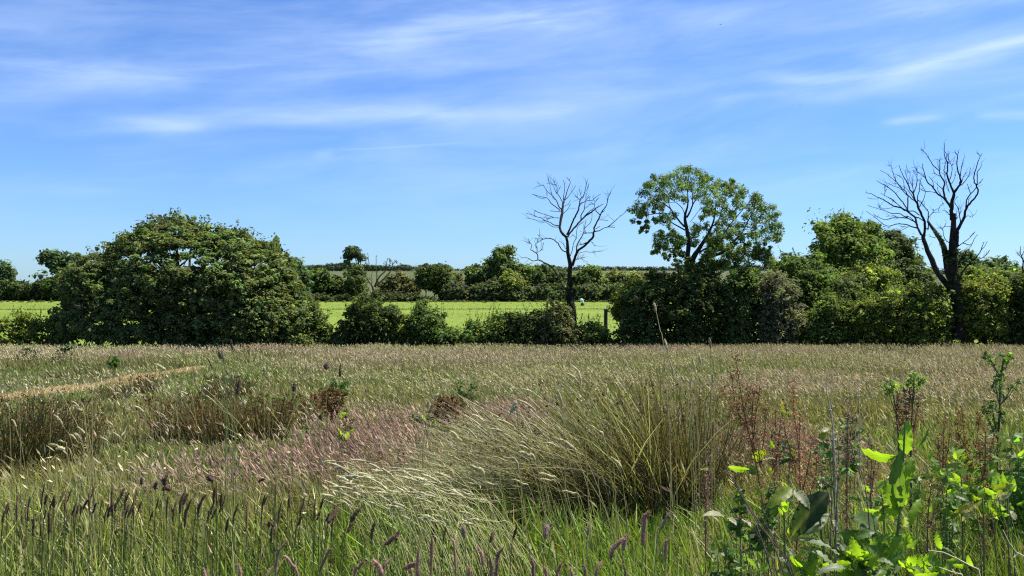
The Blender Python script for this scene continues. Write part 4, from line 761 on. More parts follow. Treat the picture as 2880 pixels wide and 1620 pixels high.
sg = Geo()      # thin flowering stems with feathery heads
for (y0, y1, dens, wf, segs) in ((2.2, 6, 60, 1.0, 3), (6, 13, 270, 1.3, 2), (13, 24, 110, 2.0, 2), (24, 46.5, 88, 3.0, 1)):
    x, y = scatter(y0, y1, dens); n = len(x)
    onp, sh = f_short(x, y); pk = f_pink(x, y); nz = f_noise(x, y, 1.1, 1.0); far = sstep(10, 18, y)
    p = np.clip(.035 + .62 * far * (.12 + 1.1 * sstep(.22, .75, .55 * nz + .45 * f_noise(x, y, .47, 2.6))) + 1.1 * pk, 0, 1) * (1 - .9 * f_dark(x, y)) * (1 - .93 * sh) * (~onp)
    # the shorter greener belt in the middle distance
    belt = np.clip(patch(x, y, 900, 1075, 420, 40) + patch(x, y, 330, 1085, 200, 25), 0, 1); p = p * (1 - .75 * belt)
    k = rng.random(n) < p; x, y, pk, nz, far = x[k], y[k], pk[k], nz[k], far[k]; n = len(x)
    H = rng.uniform(.42, .66, n) * (1 - .12 * pk) + .05 * nz
    H = H * np.interp(y, [0, 6, 10, 22, 30], [1, .92, .72, .76, 1]) * (1 + .12 * (pk > .4))
    az = WIND + rng.normal(0, .8, n)
    cs = vary((.20, .19, .085), n, .2); B = np.stack([x, y, ground(x, y)], -1)
    tip, d = blades(sg, B, H, az, np.abs(rng.normal(.3, .2, n)), rng.uniform(.002, .0032, n) * wf, vary((.11, .13, .04), n, .2), cs, segs, 2.0, np.interp(np.linspace(0, 1, segs + 1), [0, 1], [1, .6]))
    u = rng.random(n)
    straw = lerp((.52, .455, .28), (.42, .345, .22), u); pinkc = lerp((.38, .26, .20), (.30, .195, .15), u); olive = lerp((.30, .33, .12), (.38, .38, .16), u)
    broad = sstep(.3, .75, f_noise(x, y, .35, 4.0))
    w1 = np.clip(pk * 1.3 + .22 * broad * far, 0, 1); w2 = np.clip((1 - pk) * (1 - broad) * .45, 0, 1)
    hc = straw * (1 - w1 - w2 * (1 - w1))[:, None] + pinkc * w1[:, None] + olive * (w2 * (1 - w1))[:, None]
    hc = hc * np.exp(rng.normal(.14, .25, (n, 1)))
    d = norm(d + np.stack([-.35 * np.ones(n), rng.normal(0, .2, n), rng.normal(0, .25, n)], -1))
    diamonds(sg, tip, d, rng.uniform(.055, .11, n) * (1 + .25 * far), rng.uniform(.011, .02, n) * (1 + .55 * sstep(8, 40, y)), hc)
    if y0 >= 6:   # looser side sprays
        tip2 = tip + np.stack([rng.normal(0, .015, n), rng.normal(0, .015, n), rng.normal(-.05, .03, n)], -1)
        diamonds(sg, tip2, norm(d + rng.normal(0, .45, (n, 3))), rng.uniform(.04, .08, n), rng.uniform(.01, .018, n) * (1 + .5 * far), hc, False)
tag(sg.build('meadow_seed_heads', M_SEED), 'haze of straw and pink flowering grass heads over the meadow', 'grass', kind='stuff')

# flattened straw on the path
n = 7000; y = rng.uniform(14, 33, n); x = path_x(y) + rng.uniform(-1, 1, n) * path_hw(y)
g = Geo(); blades(g, np.stack([x, y, ground(x, y) + .02], -1), rng.uniform(.05, .15, n), rng.uniform(0, 6.28, n), rng.uniform(.8, 1.5, n), .02 + 0 * y, vary((.42, .31, .16), n), vary((.5, .38, .2), n), 2)
tag(g.build('path_straw', M_SEED), 'flattened dry straw lying on the path', 'straw', kind='stuff')

# ------------------------------------------------------------------ rush clumps
def rush(label, px, pyb, pyt, spread, n, leanx, col, tuft, Y=None, group='rush clumps in the meadow', pale=0, w=.0065, name='rush_clump', cat='rush clump'):
    Y = Y or gdist(pyb); X = (px - 1440) / F * Y; z = float(ground(X, Y)); H = EYE + (810 - pyt) / F * Y - z
    root = thing(name, (X, Y, z), label, cat, group)
    g = Geo(); s = spread / F * Y
    a = rng.uniform(0, 6.283, n); r = np.sqrt(rng.random(n)) * s
    x = X + r * np.cos(a); y = Y + r * np.sin(a) * .7
    hh = H * rng.uniform(.5, 1.1, n) * (1 + .18 * np.minimum(abs(leanx), 1))
    lx = leanx + .35 * (r / s) * np.cos(a) + rng.normal(0, .14 + .2 * abs(leanx), n); ly = .3 * (r / s) * np.sin(a) + rng.normal(0, .2, n)
    az = np.arctan2(ly, lx); le = np.hypot(lx, ly)
    cb = vary(col, n, .42); ct = cb * np.array([1.35, 1.2, 1.0]) + np.array([.03, .02, .005])
    wd = w * np.clip(Y / 9, .75, 3) * rng.uniform(.7, 1.3, n)
    tip, d = blades(g, np.stack([x, y, ground(x, y)], -1), hh, az, le, wd, cb, ct, 4, 1.5, np.array([1, 1, .9, .7, .15]))
    if pale:
        m = int(n * pale); aa = rng.integers(0, n, m)
        blades(g, np.stack([x[aa], y[aa], ground(x[aa], y[aa])], -1), hh[aa] * rng.uniform(.8, 1.12, m), az[aa] + rng.normal(0, .2, m), le[aa] * 1.1 + rng.uniform(0, .35, m), wd[aa], vary((.20, .195, .07), m, .3), vary((.46, .43, .24), m, .3), 4, 1.7, np.array([1, 1, .9, .7, .2]))
    # dead straw among them
    m = n // 3; aa = rng.integers(0, n, m)
    blades(g, np.stack([x[aa], y[aa], ground(x[aa], y[aa])], -1), hh[aa] * rng.uniform(.5, .95, m), az[aa] + rng.normal(0, .5, m), le[aa] + rng.uniform(0, .6, m), wd[aa], vary((.25, .2, .1), m), vary((.36, .28, .15), m), 3)
    g.build('stems', M_GRASS, root)
    if tuft > 0:
        k = rng.random(n) < tuft; t = Geo(); m = int(k.sum())
        c = tip[k] - d[k] * (hh[k] * rng.uniform(.08, .25, m))[:, None]
        for q in range(3):
            diamonds(t, c + rng.normal(0, .006, c.shape), norm(rng.normal(size=(m, 3)) + [0, 0, .4]), rng.uniform(.02, .04, m) * np.clip(Y / 9, .8, 1.8), rng.uniform(.012, .02, m) * np.clip(Y / 9, .8, 1.8), vary((.15, .085, .04), m, .25))
        t.build('flower_tufts', M_SEED, root)
    return root
RD = (.036, .044, .017); RB = (.085, .075, .035); RG = (.085, .105, .035)
rush('dark upright rush clump at the left edge with brown flower tufts', 20, 1350, 1090, 110, 460, .02, RD, .5)
rush('dark rush clump second from the left edge, in front of the tan path', 120, 1330, 1102, 95, 380, -.02, RD, .5)
rush('thinner dark rush clump behind the leaning foxtails at left', 215, 1300, 1105, 70, 240, -.05, RB, .4)
rush('short brownish rush tuft just in front of the end of the path', 395, 1112, 1052, 55, 180, -.1, RB, .3)
rush('small brownish rush tuft right beside the tan path', 318, 1130, 1080, 45, 120, -.1, RB, .3)
rush('dark rounded rush tussock alone in the green middle of the meadow', 640, 1122, 1052, 62, 340, .0, (.040, .045, .02), .15)
rush('brown-tipped rush clump at the left of the mid-meadow row', 500, 1232, 1100, 75, 300, -.05, (.06, .055, .026), .4)
rush('brown-tipped rush clump in the middle of the mid-meadow row', 610, 1242, 1102, 85, 360, -.05, RB, .4)
rush('wide brown-tipped rush clump right of the middle of the row', 730, 1236, 1102, 85, 340, -.03, (.06, .055, .026), .4)
rush('sparser brown-tipped rush clump at the right end of the row, by the pink grass', 835, 1210, 1108, 60, 180, .05, RB, .35)
rush('soft green grass tuft leaning left beyond the green belt at left', 215, 1062, 1020, 70, 160, -.4, RG, .0)
rush('dark green rush clump right of the red dock in the middle distance', 1345, 1190, 1085, 75, 300, -.2, (.06, .08, .025), .1)
rush('pale leaning rush clump in front, leftmost of the big windblown mass', 1530, 1500, 1165, 150, 260, -1.0, (.055, .062, .022), .12, pale=.8, w=.0085)
rush('tall leaning rush clump in the middle of the big windblown mass', 1680, 1490, 1095, 150, 360, -.75, (.055, .06, .022), .2, pale=.7, w=.0085)
rush('dense tall rush clump right of the middle of the big windblown mass', 1800, 1480, 1075, 130, 420, -.45, (.05, .055, .02), .25, pale=.55, w=.0085)
rush('dark shaded rush clump at the right end of the big windblown mass', 1915, 1465, 1080, 95, 560, -.2, (.065, .068, .028), .45, w=.0085)
rush('loose rush clump behind the red-brown dock spikes', 2010, 1400, 1080, 80, 220, -.05, RB, .4)
rush('sparse rush clump behind the leftmost leaning rushes', 1440, 1340, 1120, 100, 220, -.8, (.055, .062, .022), .1, pale=.8, w=.008)
rush('lush green grass tuft leaning left in the bottom right corner', 2800, 1690, 1430, 190, 700, -.5, (.075, .13, .028), .0, Y=4.4, w=.006)

rush('sparse pale windblown stems at the left fringe of the big windblown mass', 1385, 1478, 1215, 120, 90, -1.15, (.07, .075, .026), .05, pale=1.3, w=.0085)
rush('thin straw-coloured tuft leaning over the trampled swath at centre', 1265, 1452, 1270, 110, 60, -1.2, (.07, .08, .026), .0, pale=1.4, w=.0085)

# ------------------------------------------------------------------ foxtail grasses: every stalk a thing
def foxtail(label, tip, base, Y, headpx, hr, stemc, headc, group, arch=.25, name='foxtail_stalk', cat='grass stalk', fuzz=1.0):
    """tip and lower point as photo pixels; the stem runs on to the ground"""
    T = P(*tip, Y); jt = .4 * math.hypot(tip[0] - base[0], tip[1] - base[1]) / F * Y; Lw = P(*base, Y + rng.uniform(-jt, jt)); d = Lw - T
    gz = float(ground(Lw[0], Lw[1]))
    k = (T[2] - gz) / max(T[2] - Lw[2], .04)
    hz = min((Lw[2] - gz) / max(T[2] - Lw[2], .03), 2.2)
    G = Lw + d * hz * .55; G[2] = float(ground(G[0], G[1]))
    root = thing(name, G, label, cat, group)
    Lt = np.linalg.norm(T - Lw)
    m1 = Lw * .62 + T * .38 + np.array([0, 0, Lt * arch * .30]); m2 = Lw * .25 + T * .75 + np.array([0, 0, Lt * arch * .32])
    q, _ = resample(np.array([G, G * .45 + Lw * .55 + (Lw - G) * [-.12, 0, .05], Lw, m1, m2, T]), [1] * 6, min((Lt + np.linalg.norm(Lw - G)) / 44, headpx / F * Y / 3))
    arc = np.r_[0, np.cumsum(np.linalg.norm(np.diff(q, axis=0), axis=1))]; hl = headpx / F * Y
    s = np.searchsorted(arc, arc[-1] - hl); s = min(max(s, 2), len(q) - 4)
    g = Geo(); tube(g, q[:s + 1], np.linspace(.0026, .0016, s + 1) * np.clip(Y / 5, 1, 2.2), stemc, 4); g.build('stem', M_STEM, root)
    h, _ = resample(q[s:], np.ones(len(q) - s), hl / 12)
    u = np.linspace(0, 1, len(h)); hr = hr * .95; rad = hr * np.interp(u, [0, .12, .5, .85, 1], [.35, .9, 1, .8, .15])
    g = Geo(); tube(g, h, rad, headc, 7, .18, cols=vary(headc, len(h), .12, .05))
    m = int(60 * fuzz); i = rng.integers(0, len(h) - 1, m); t = norm(h[i + 1] - h[i]); r = norm(rng.normal(size=(m, 3)))
    diamonds(g, h[i] + r * rad[i][:, None] * .7, norm(t * 1.2 + r), np.full(m, hr * 1.5), np.full(m, hr * .35), vary(np.asarray(headc) * 1.15, m, .2), False)
    g.build('seed_head', M_SEED, root)
PALE = (.44, .40, .23); PALE2 = (.48, .45, .27); STEMC = (.30, .27, .10); GST = (.14, .19, .05); DARKP = (.115, .075, .062); OLV = (.20, .18, .10)
def fx(fr, lst, label, Y, headpx, hr, headc, group, stemc=STEMC, **k):
    for a, b in lst:
        pa, pb = nat(fr, [a, b]); c = np.asarray(headc) * math.exp(rng.normal(0, .15))
        foxtail(label, tuple(pa), tuple(pb), Y * math.exp(rng.normal(0, .05)), headpx * math.exp(rng.normal(0, .25)), hr * math.exp(rng.normal(0, .22)), stemc, tuple(c), group, **k)
FR['L'] = (0, 940, 4.2625); FR['M'] = (480, 940, 4.2625); FR['Q'] = (900, 940, 2.131); FR['R'] = (1860, 940, 2.131); FR['Z'] = (960, 1360, 2.74); FR['V'] = (0, 940, 2.131)
fx('L', [((640, 520), (600, 1250)), ((1110, 610), (1110, 1440)), ((190, 440), (225, 600))], 'straight upright foxtail stalk with a small whitish head before the dark rushes at left', 5.0, 20, .0075, PALE2, 'upright whitish foxtails at left', arch=.05)
fx('L', [((690, 665), (960, 1200)), ((655, 970), (860, 1300)), ((860, 805), (1010, 960)), ((970, 820), (1060, 1070)), ((890, 1190), (1050, 1400)), ((840, 1200), (1000, 1390)), ((920, 1110), (1080, 1270)), ((710, 1270), (800, 1340)), ((580, 1325), (860, 1420)), ((690, 1365), (850, 1430)), ((1215, 1240), (1430, 1440)), ((1350, 1180), (1560, 1380)), ((1285, 1050), (1420, 1180)), ((1600, 860), (1800, 1010)), ((1930, 950), (2046, 1110)), ((890, 850), (1010, 980)), ((70, 820), (110, 930)), ((150, 1020), (270, 1400))], 'pale foxtail stalk bent to the left in front of the dark rushes at left', 4.8, 26, .006, PALE, 'left-leaning pale foxtails at left')
fx('L', [((1730, 520), (1860, 650)), ((1860, 360), (2046, 500)), ((1990, 240), (2080, 330))], 'leaning foxtail stalk whose head stands out against the tan path', 6.0, 36, .008, PALE, 'foxtails before the path')
fx('L', [((1590, 680), (1350, 980))], 'foxtail stalk leaning right, alone among left-leaning ones at left', 5.2, 22, .008, PALE2, None, arch=.1)
fx('M', [((350, 610), (900, 1180)), ((540, 1065), (1100, 1420)), ((1150, 875), (1420, 1240)), ((100, 680), (260, 760)), ((420, 730), (760, 1060))], 'long foxtail stalk slanting far to the left across the mid-meadow rushes', 5.0, 34, .006, PALE, 'long slanting foxtails over the rush row', arch=.12)
fx('M', [((440, 275), (600, 640)), ((480, 450), (640, 760)), ((575, 205), (625, 360)), ((640, 385), (700, 520)), ((720, 60), (750, 270)), ((615, 195), (650, 400))], 'tall olive foxtail stalk rising over the lone dark tussock', 6.0, 36, .0085, OLV, 'olive foxtails over the tussock', stemc=GST, arch=.1)
fx('M', [((680, 495), (670, 1040)), ((735, 465), (740, 1000))], 'upright pale foxtail stalk in front of the lone dark tussock', 5.6, 26, .0085, PALE2, 'upright pale pair before the tussock', arch=.03)
fx('M', [((895, 790), (790, 1120)), ], 'whitish foxtail stalk leaning right beside the mid-meadow rush row', 5.2, 22, .009, PALE2, None, arch=.05)
fx('M', [((830, 525), (800, 720)), ((1490, 580), (1475, 680)), ((1865, 350), (1865, 500)), ((2035, 360), (2030, 500)), ((1800, 960), (1790, 1060))], 'short upright blackish foxtail head above the green middle meadow', 7.0, 28, .010, DARKP, 'blackish foxtails in the middle meadow', stemc=GST, arch=.05)
fx('M', [((1120, 390), (1120, 500)), ((1170, 450), (1175, 560))], 'short pale foxtail head in the green middle meadow', 7.0, 20, .009, PALE, 'short pale foxtails in the middle meadow', arch=.05)
fx('Q', [((630, 255), (612, 800))], 'tallest white-headed foxtail stalk standing upright by the pink grass', 4.6, 22, .0085, PALE2, None, arch=.02)
fx('Q', [((650, 395), (620, 680))], 'shorter white-headed foxtail close to the tallest upright one', 4.6, 22, .008, PALE2, None, arch=.02)
fx('Q', [((715, 355), (650, 520))], 'arched yellow foxtail stalk curving right beside the red dock', 4.6, 20, .006, PALE, None, arch=.5)
fx('Q', [((1205, 325), (1450, 500)), ((1180, 390), (1500, 720)), ((910, 480), (1020, 560)), ((1040, 510), (1250, 620)), ((1010, 570), (1200, 640)), ((870, 560), (980, 680)), ((1250, 530), (1400, 680)), ((1415, 625), (1600, 760)), ((1350, 650), (1480, 720)), ((1190, 640), (1300, 730)), ((1180, 665), (1290, 720)), ((1615, 545), (1700, 620)), ((780, 580), (860, 680)), ((1420, 330), (1450, 420)), ((1100, 740), (1180, 770)), ((1150, 870), (1260, 930)), ((1310, 835), (1430, 880)), ((1310, 870), (1420, 900)), ((1190, 705), (1290, 760)), ((1480, 235), (1590, 340)), ((1500, 175), (1560, 260)), ((1660, 260), (1720, 340)), ((1740, 735), (1800, 800)), ((1450, 940), (1560, 980)), ((1030, 735), (1150, 790)), ((970, 890), (1080, 930)), ((860, 890), (960, 920)), ((890, 785), (980, 840)), ((760, 725), (880, 790))], 'pale foxtail stalk streaming left out of the big windblown rush mass', 4.9, 58, .0062, PALE, 'foxtails streaming from the windblown mass')
flop = []
for _ in range(105):
    x = rng.uniform(0, 900); y = 730 + (x / 900) * 130 + rng.uniform(0, 290); a = rng.uniform(.04, .72); L = rng.uniform(160, 340)
    flop.append(((x, y), (x + L * math.cos(a), y + L * math.sin(a))))
fx('Q', flop, 'pale foxtail stalk laid almost flat to the left in the trampled swath at centre', 4.3, 46, .0055, PALE2, 'flattened foxtails in the trampled swath', arch=.12, stemc=(.40, .38, .16))
fx('Q', [((1140, 470), (1178, 425)), ], 'thick whitish grass head pointing right above the windblown mass', 4.9, 26, .011, PALE2, None, arch=.05)
fx('R', [((20, 30), (38, 110)), ((45, 145), (70, 230)), ((180, 130), (205, 230)), ((225, 115), (250, 240)), ((290, 20), (296, 120)), ((305, 230), (312, 330)), ((115, 245), (160, 330)), ((145, 255), (180, 320)), ((130, 345), (160, 420)), ((170, 200), (200, 300))], 'slim upright pale foxtail over the dark rushes in front of the hedge at centre right', 5.6, 40, .0072, PALE, 'slim pale foxtails at centre right', arch=.05)
foxtail('tallest single tan grass stalk rising dark-side against the thicket', (1840, 852), (1866, 975), 5.4, 26, .0075, (.40, .32, .18), (.45, .36, .22), None, arch=.04)
fx('V', [((270, 890), (250, 1000)), ((400, 930), (340, 1060)), ((430, 930), (390, 1050)), ((570, 900), (540, 1020)), ((530, 990), (480, 1090)), ((675, 910), (668, 1010)), ((720, 960), (690, 1060)), ((1010, 960), (1000, 1060)), ((1130, 950), (1080, 1070)), ((1240, 960), (1180, 1060)), ((1210, 1000), (1170, 1080)), ((950, 990), (930, 1080)), ((1740, 910), (1735, 1000)), ((1830, 970), (1800, 1080)), ((1860, 960), (1840, 1060)), ((2010, 1060), (1990, 1160)), ((1590, 960), (1570, 1060)), ((110, 960), (100, 1060)), ((50, 1010), (40, 1100)), ((1300, 1040), (1260, 1140)), ((850, 1000), (820, 1100)), ((770, 1020), (750, 1110)), ((1430, 1010), (1400, 1110)), ((1920, 1060), (1890, 1150)), ((1060, 990), (1040, 1090)), ((620, 980), (600, 1070)), ((330, 960), (300, 1060)), ((1690, 1000), (1670, 1100)), ((460, 1010), (430, 1100)), ((180, 970), (165, 1070))] + [((x, y), (x - rng.uniform(0, 40), y + 100)) for x, y in zip(rng.uniform(0, 2040, 50), rng.uniform(880, 1110, 50))], 'dark purplish foxtail head standing in the lush green grass at lower left', 4.0, 54, .0046, (.15, .10, .062), 'dark purplish foxtails at lower left', stemc=(.05, .075, .025), arch=.22)
fx('Q', [((110, 1030), (40, 1170)), ((240, 1040), (150, 1180)), ((60, 1070), (20, 1160)), ((200, 1110), (150, 1230)), ((330, 1120), (310, 1200)), ((470, 1180), (450, 1270)), ((20, 980), (0, 1060)), ((1040, 1180), (1010, 1280)), ((1180, 1150), (1150, 1260)), ((760, 1140), (740, 1230))], 'dark purplish foxtail head in front of the trampled swath', 3.6, 60, .0066, (.14, .092, .06), 'dark purplish foxtails before the swath', stemc=(.05, .07, .025), arch=.1)
fx('V', [((850, 855), (845, 960)), ((990, 855), (985, 900)), ((940, 880), (930, 930)), ((1590, 865), (1555, 880)), ((1650, 1140), (1610, 1150)), ((1245, 850), (1280, 890)), ((1030, 930), (980, 935)), ((1290, 535), (1400, 580))], 'short dark foxtail head tilted sideways in the green grass at left', 4.2, 24, .0085, DARKP, 'tilted dark foxtails at left', stemc=GST, arch=.1)
FOG = (.34, .21, .155)
fx('Z', [((430, 400), (310, 540)), ((700, 400), (690, 700)), ((245, 585), (310, 710)), ((380, 570), (320, 700)), ((800, 410), (870, 500)), ((1140, 550), (1160, 700)), ((1050, 480), (1090, 600)), ((600, 510), (590, 600)), ((530, 620), (545, 720)), ((990, 640), (980, 730)), ((1460, 560), (1480, 680)), ((1700, 610), (1660, 730)), ((1760, 640), (1790, 740)), ((2180, 415), (2080, 560)), ((2010, 590), (1960, 720)), ((1870, 610), (1880, 720)), ((2170, 610), (2190, 720)), ((2380, 200), (2330, 330)), ((2530, 400), (2500, 520)), ((1250, 490), (1200, 600)), ((180, 600), (100, 720)), ((580, 610), (470, 700)), ((1560, 660), (1580, 720))], 'thick soft dusky-pink grass plume at the bottom edge of the picture', 2.7, 92, .0058, FOG, 'dusky-pink plumes along the bottom edge', stemc=(.16, .17, .07), arch=.35, name='grass_plume', cat='grass plume', fuzz=2.6)
fx('n', [((816, 1517), (779, 1575)), ((793, 1564), (840, 1630)), ((770, 1592), (745, 1640)), ((671, 1583), (676, 1640)), ((572, 1597), (580, 1650)), ((938, 1545), (896, 1630))], 'arching dusky-pink grass plume at the bottom edge, left of centre', 2.7, 104, .0060, (.34, .21, .16), 'arching plumes left of centre', stemc=(.16, .17, .07), arch=.6, name='grass_plume', cat='grass plume', fuzz=3.0)
fx('n', [((2090, 1640), (2105, 1700)), ((1992, 1610), (1998, 1690)), ((1885, 1440), (1850, 1520)), ((1760, 1505), (1750, 1580)), ((1660, 1470), (1650, 1540)), ((1540, 1475), (1530, 1540)), ((1300, 1480), (1310, 1540))], 'soft pinkish grass plume below the big windblown mass', 3.0, 70, .0054, (.36, .24, .21), 'pinkish plumes below the windblown mass', stemc=(.2, .19, .08), arch=.35, name='grass_plume', cat='grass plume', fuzz=2.0)

SKYTINT = (0.58, 0.868, 1.38); CLOUD = (5.9, 7.5, 10.2); SKYSTR = 0.060; EXPO = 1.08
# ------------------------------------------------------------------ docks and other broad-leaved plants
def wavy_leaf(B, T, w, col, nrm, sag=.12, fold=.25, wave=.26, nl=12, nw=6, shape=None):
    g = Geo(); B = np.asarray(B, float); T = np.asarray(T, float); L = np.linalg.norm(T - B); D = (T - B) / L
    nrm = np.asarray(nrm, float); S = norm(np.cross(nrm, D)); N = np.cross(D, S)
    u = np.linspace(0, 1, nl + 1); v = np.linspace(-1, 1, nw + 1)
    pw = np.interp(u, [0, .06, .2, .45, .75, .92, 1], shape or [.10, .45, .9, 1, .7, .3, .03])
    ph = rng.uniform(0, 6.28); k = rng.uniform(4, 6.5)
    U, V = np.meshgrid(u, v, indexing='ij'); W = pw[:, None] * w * .98 * V
    edge = np.abs(V) ** 2
    h = -4 * sag * L * (U - .5) ** 2 + sag * L + fold * np.abs(W) * .8 + wave * w * edge * np.sin(U * k * 6.28 + ph + V * 1.5) + .05 * w * np.sin(U * 11 + 2 * V + ph)
    W = W * (1 + .10 * np.sin(U * k * 7 + ph * 2) * edge)
    pts = B + D * (U * L)[..., None] + S * W[..., None] + N * h[..., None]
    i = np.arange(nl)[:, None]; j = np.arange(nw)[None]; q = nw + 1
    Q = np.stack([i * q + j, i * q + j + 1, (i + 1) * q + j + 1, (i + 1) * q + j], -1)
    c = np.broadcast_to(np.asarray(col, float), pts.shape).copy()
    mid = np.exp(-(V / .09) ** 2)[..., None]; c = c * (1 - mid * .35) + np.array([.22, .24, .09]) * mid * .35
    c *= 1 + .10 * np.sin(U * 40 + np.abs(V) * 9)[..., None]
    g.add(pts.reshape(-1, 3), Q, c.reshape(-1, 3)); return g
def leaf_part(root, B, T, w, col, nrm, name='leaf', **k):
    return wavy_leaf(B, T, w, col, nrm, **k).build(name, M_DOCK, root, smooth=True)
LG = (.21, .33, .028); LD = (.10, .175, .034); LP = (.13, .19, .07); LY = (.19, .24, .025); LS = (.24, .28, .17); LX = (.42, .40, .26)
def px_leaf(root, b, t, Y, wpx, col, nrm=(0, -1, .4), dy=0.0, **k):
    if col in (LG, LY): nrm = np.array([-.7, -.7, -.1]) + rng.normal(0, .12, 3)
    elif col in (LS, LX, LP): nrm = np.array([.25, -.55, .8]) + rng.normal(0, .2, 3)
    return leaf_part(root, P(*b, Y), P(*t, Y + dy), wpx / F * Y, col, nrm, **k)
def stem_to_ground(root, pts, Y, r, col, name='stem'):
    q = P([p[0] for p in pts], [p[1] for p in pts], Y); b = q[-1].copy(); gz = float(ground(b[0], b[1]))
    q = np.vstack([q, [b[0] + .02, b[1] + .02, gz]]); pp, rr = resample(q, np.linspace(r * .45, r, len(q)), .05)
    g = Geo(); tube(g, pp, rr, col, 6, .04); return g.build(name, M_STEM, root, smooth=True)
def gpt(px, Y): x = (px - 1440) / F * Y; return (x, Y, float(ground(x, Y)))

Y = 3.3
root = thing('dock_plant', gpt(2520, Y), 'tall bright green leafy dock glowing in the sun at lower right', 'dock plant', 'dock plants')
stem_to_ground(root, [(2545, 1190), (2540, 1300), (2530, 1450), (2520, 1600)], Y, .007, (.10, .15, .05))
for b, t, w, c, n, dy in [((2550, 1278), (2556, 1178), 20, LG, (.2, -1, .3), .02), ((2522, 1286), (2418, 1258), 19, LG, (0, -.5, 1), -.03), ((2528, 1440), (2534, 1262), 24, LD, (-.7, -.8, .2), -.02), ((2550, 1350), (2565, 1285), 18, LG, (.4, -1, .2), .03), ((2568, 1262), (2614, 1180), 10, LD, (.9, -.5, .3), .03),
    ((2541, 1500), (2512, 1598), 24, LG, (.1, -1, .5), -.10), ((2440, 1572), (2360, 1532), 22, LG, (.1, -.7, .8), -.12), ((2470, 1640), (2372, 1585), 20, LG, (0, -.7, .7), -.12), ((2480, 1640), (2440, 1600), 20, LG, (0, -.9, .5), -.1), ((2548, 1500), (2572, 1545), 14, LG, (.3, -1, .3), -.06),
    ((2470, 1510), (2395, 1455), 42, LP, (-.2, -.6, .8), -.04), ((2460, 1560), (2350, 1500), 36, LD, (-.1, -.8, .6), -.05), ((2500, 1590), (2440, 1520), 34, LD, (0, -1, .4), .02), ((2520, 1430), (2490, 1350), 18, LG, (-.3, -1, .3), .05), ((2530, 1440), (2485, 1432), 12, LG, (-.2, -.8, .6), .0), ((2545, 1420), (2560, 1330), 15, LG, (.5, -1, .2), .04),
    ((2540, 1480), (2530, 1435), 20, LS, (0, -.5, 1), -.04), ((2480, 1440), (2425, 1430), 9, LG, (0, -.4, 1), .05), ((2620, 1600), (2680, 1590), 14, LG, (.1, -.7, .7), .04), ((2560, 1600), (2640, 1610), 22, LG, (.1, -.6, .8), -.05), ((2560, 1480), (2590, 1400), 12, LG, (.5, -.9, .2), .06), ((2500, 1620), (2300, 1650), 26, LD, (0, -.5, .9), -.1)]:
    px_leaf(root, b, t, Y, w, c, n, dy)
Y = 3.1
root = thing('burdock_plant', gpt(2270, Y), 'low plant with huge dark shaded leaf and pale silvery leaves beside the glowing dock', 'leafy plant')
stem_to_ground(root, [(2300, 1400), (2310, 1500), (2320, 1600)], Y, .007, (.12, .13, .05))
for b, t, w, c, n, dy in [((2330, 1385), (2222, 1516), 36, (.030, .052, .022), (-.75, -.55, -.2), .03), ((2228, 1374), (2152, 1432), 18, LY, (.1, -.6, .8), -.05), ((2234, 1378), (2278, 1432), 15, LX, (.2, -.6, .9), -.06), ((2228, 1520), (2360, 1560), 16, LS, (.1, -.4, 1), -.06), ((2250, 1540), (2350, 1600), 15, LS, (0, -.5, 1), -.05), ((2250, 1500), (2330, 1440), 26, LS, (.2, -.5, .9), .06), ((2035, 1452), (1974, 1452), 11, LX, (0, -.3, 1), -.05), ((2046, 1456), (2072, 1478), 9, LX, (0, -.5, 1), -.05), ((2088, 1462), (2112, 1482), 10, LX, (0, -.5, 1), -.05), ((2215, 1600), (2280, 1580), 14, LG, (0, -.5, .9), -.04), ((2260, 1640), (2300, 1570), 16, LG, (.2, -.8, .6), -.05), ((2360, 1490), (2340, 1460), 9, LX, (0, -.6, 1), .02), ((2045, 1560), (2070, 1555), 10, LD, (0, -.4, 1), -.02)]:
    px_leaf(root, b, t, Y, w, c, n, dy)

def dock_spikes(label, tips, Y, col, leaves=(), seedn=150, r=.0045, group='seeding docks', whorl=.020, name='seeding_dock'):
    """tips: list of polylines in photo px from the tip down"""
    b = tips[0][-1]; root = thing(name, gpt(b[0], Y), label, 'dock plant', group)
    for k, pl in enumerate(tips):
        dpt = Y + rng.uniform(-.08, .08)
        q = P([p[0] for p in pl], [p[1] for p in pl], dpt)
        if k == 0:
            e = q[-1].copy(); q = np.vstack([q, [e[0], e[1], float(ground(e[0], e[1]))]])
        pp, rr = resample(q, np.linspace(r * .4, r if k == 0 else r * .7, len(q)), .04)
        g = Geo(); tube(g, pp, rr, np.array([.16, .085, .05]), 5, .05); g.build('stem', M_STEM, root, smooth=True)
        top = pp if k else pp[:max(4, int(len(pp) * .62))]
        m = int(2.3 * seedn * len(top) / 12); i = rng.integers(0, len(top), m)
        f = (.35 + .65 * np.sin(np.clip(i / max(len(top) - 1, 1), 0, 1) * 2.4 + .4)) * (0.55 + .75 * (np.sin(i * 2.1 + k) > -.2))
        c = top[i] + rng.normal(0, 1, (m, 3)) * (whorl * f)[:, None]
        g = Geo(); s = rng.uniform(.008, .014, m) * np.clip(Y / 5, .8, 2.4)
        leaf_quads(g, c, norm(rng.normal(size=(m, 3))), norm(rng.normal(size=(m, 3)) + [0, 0, -.8]), s, s * .8, vary(col, m, .3, .12))
        g.build('seed_spike', M_SEED, root)
    for (bb, tt, w, c) in leaves:
        px_leaf(root, bb, tt, Y, w, c, (rng.normal(0, .4), -1, rng.uniform(.2, .9)), rng.uniform(-.1, .1))
RB1 = (.25, .135, .07); RB2 = (.26, .17, .08); RB3 = (.34, .155, .095)
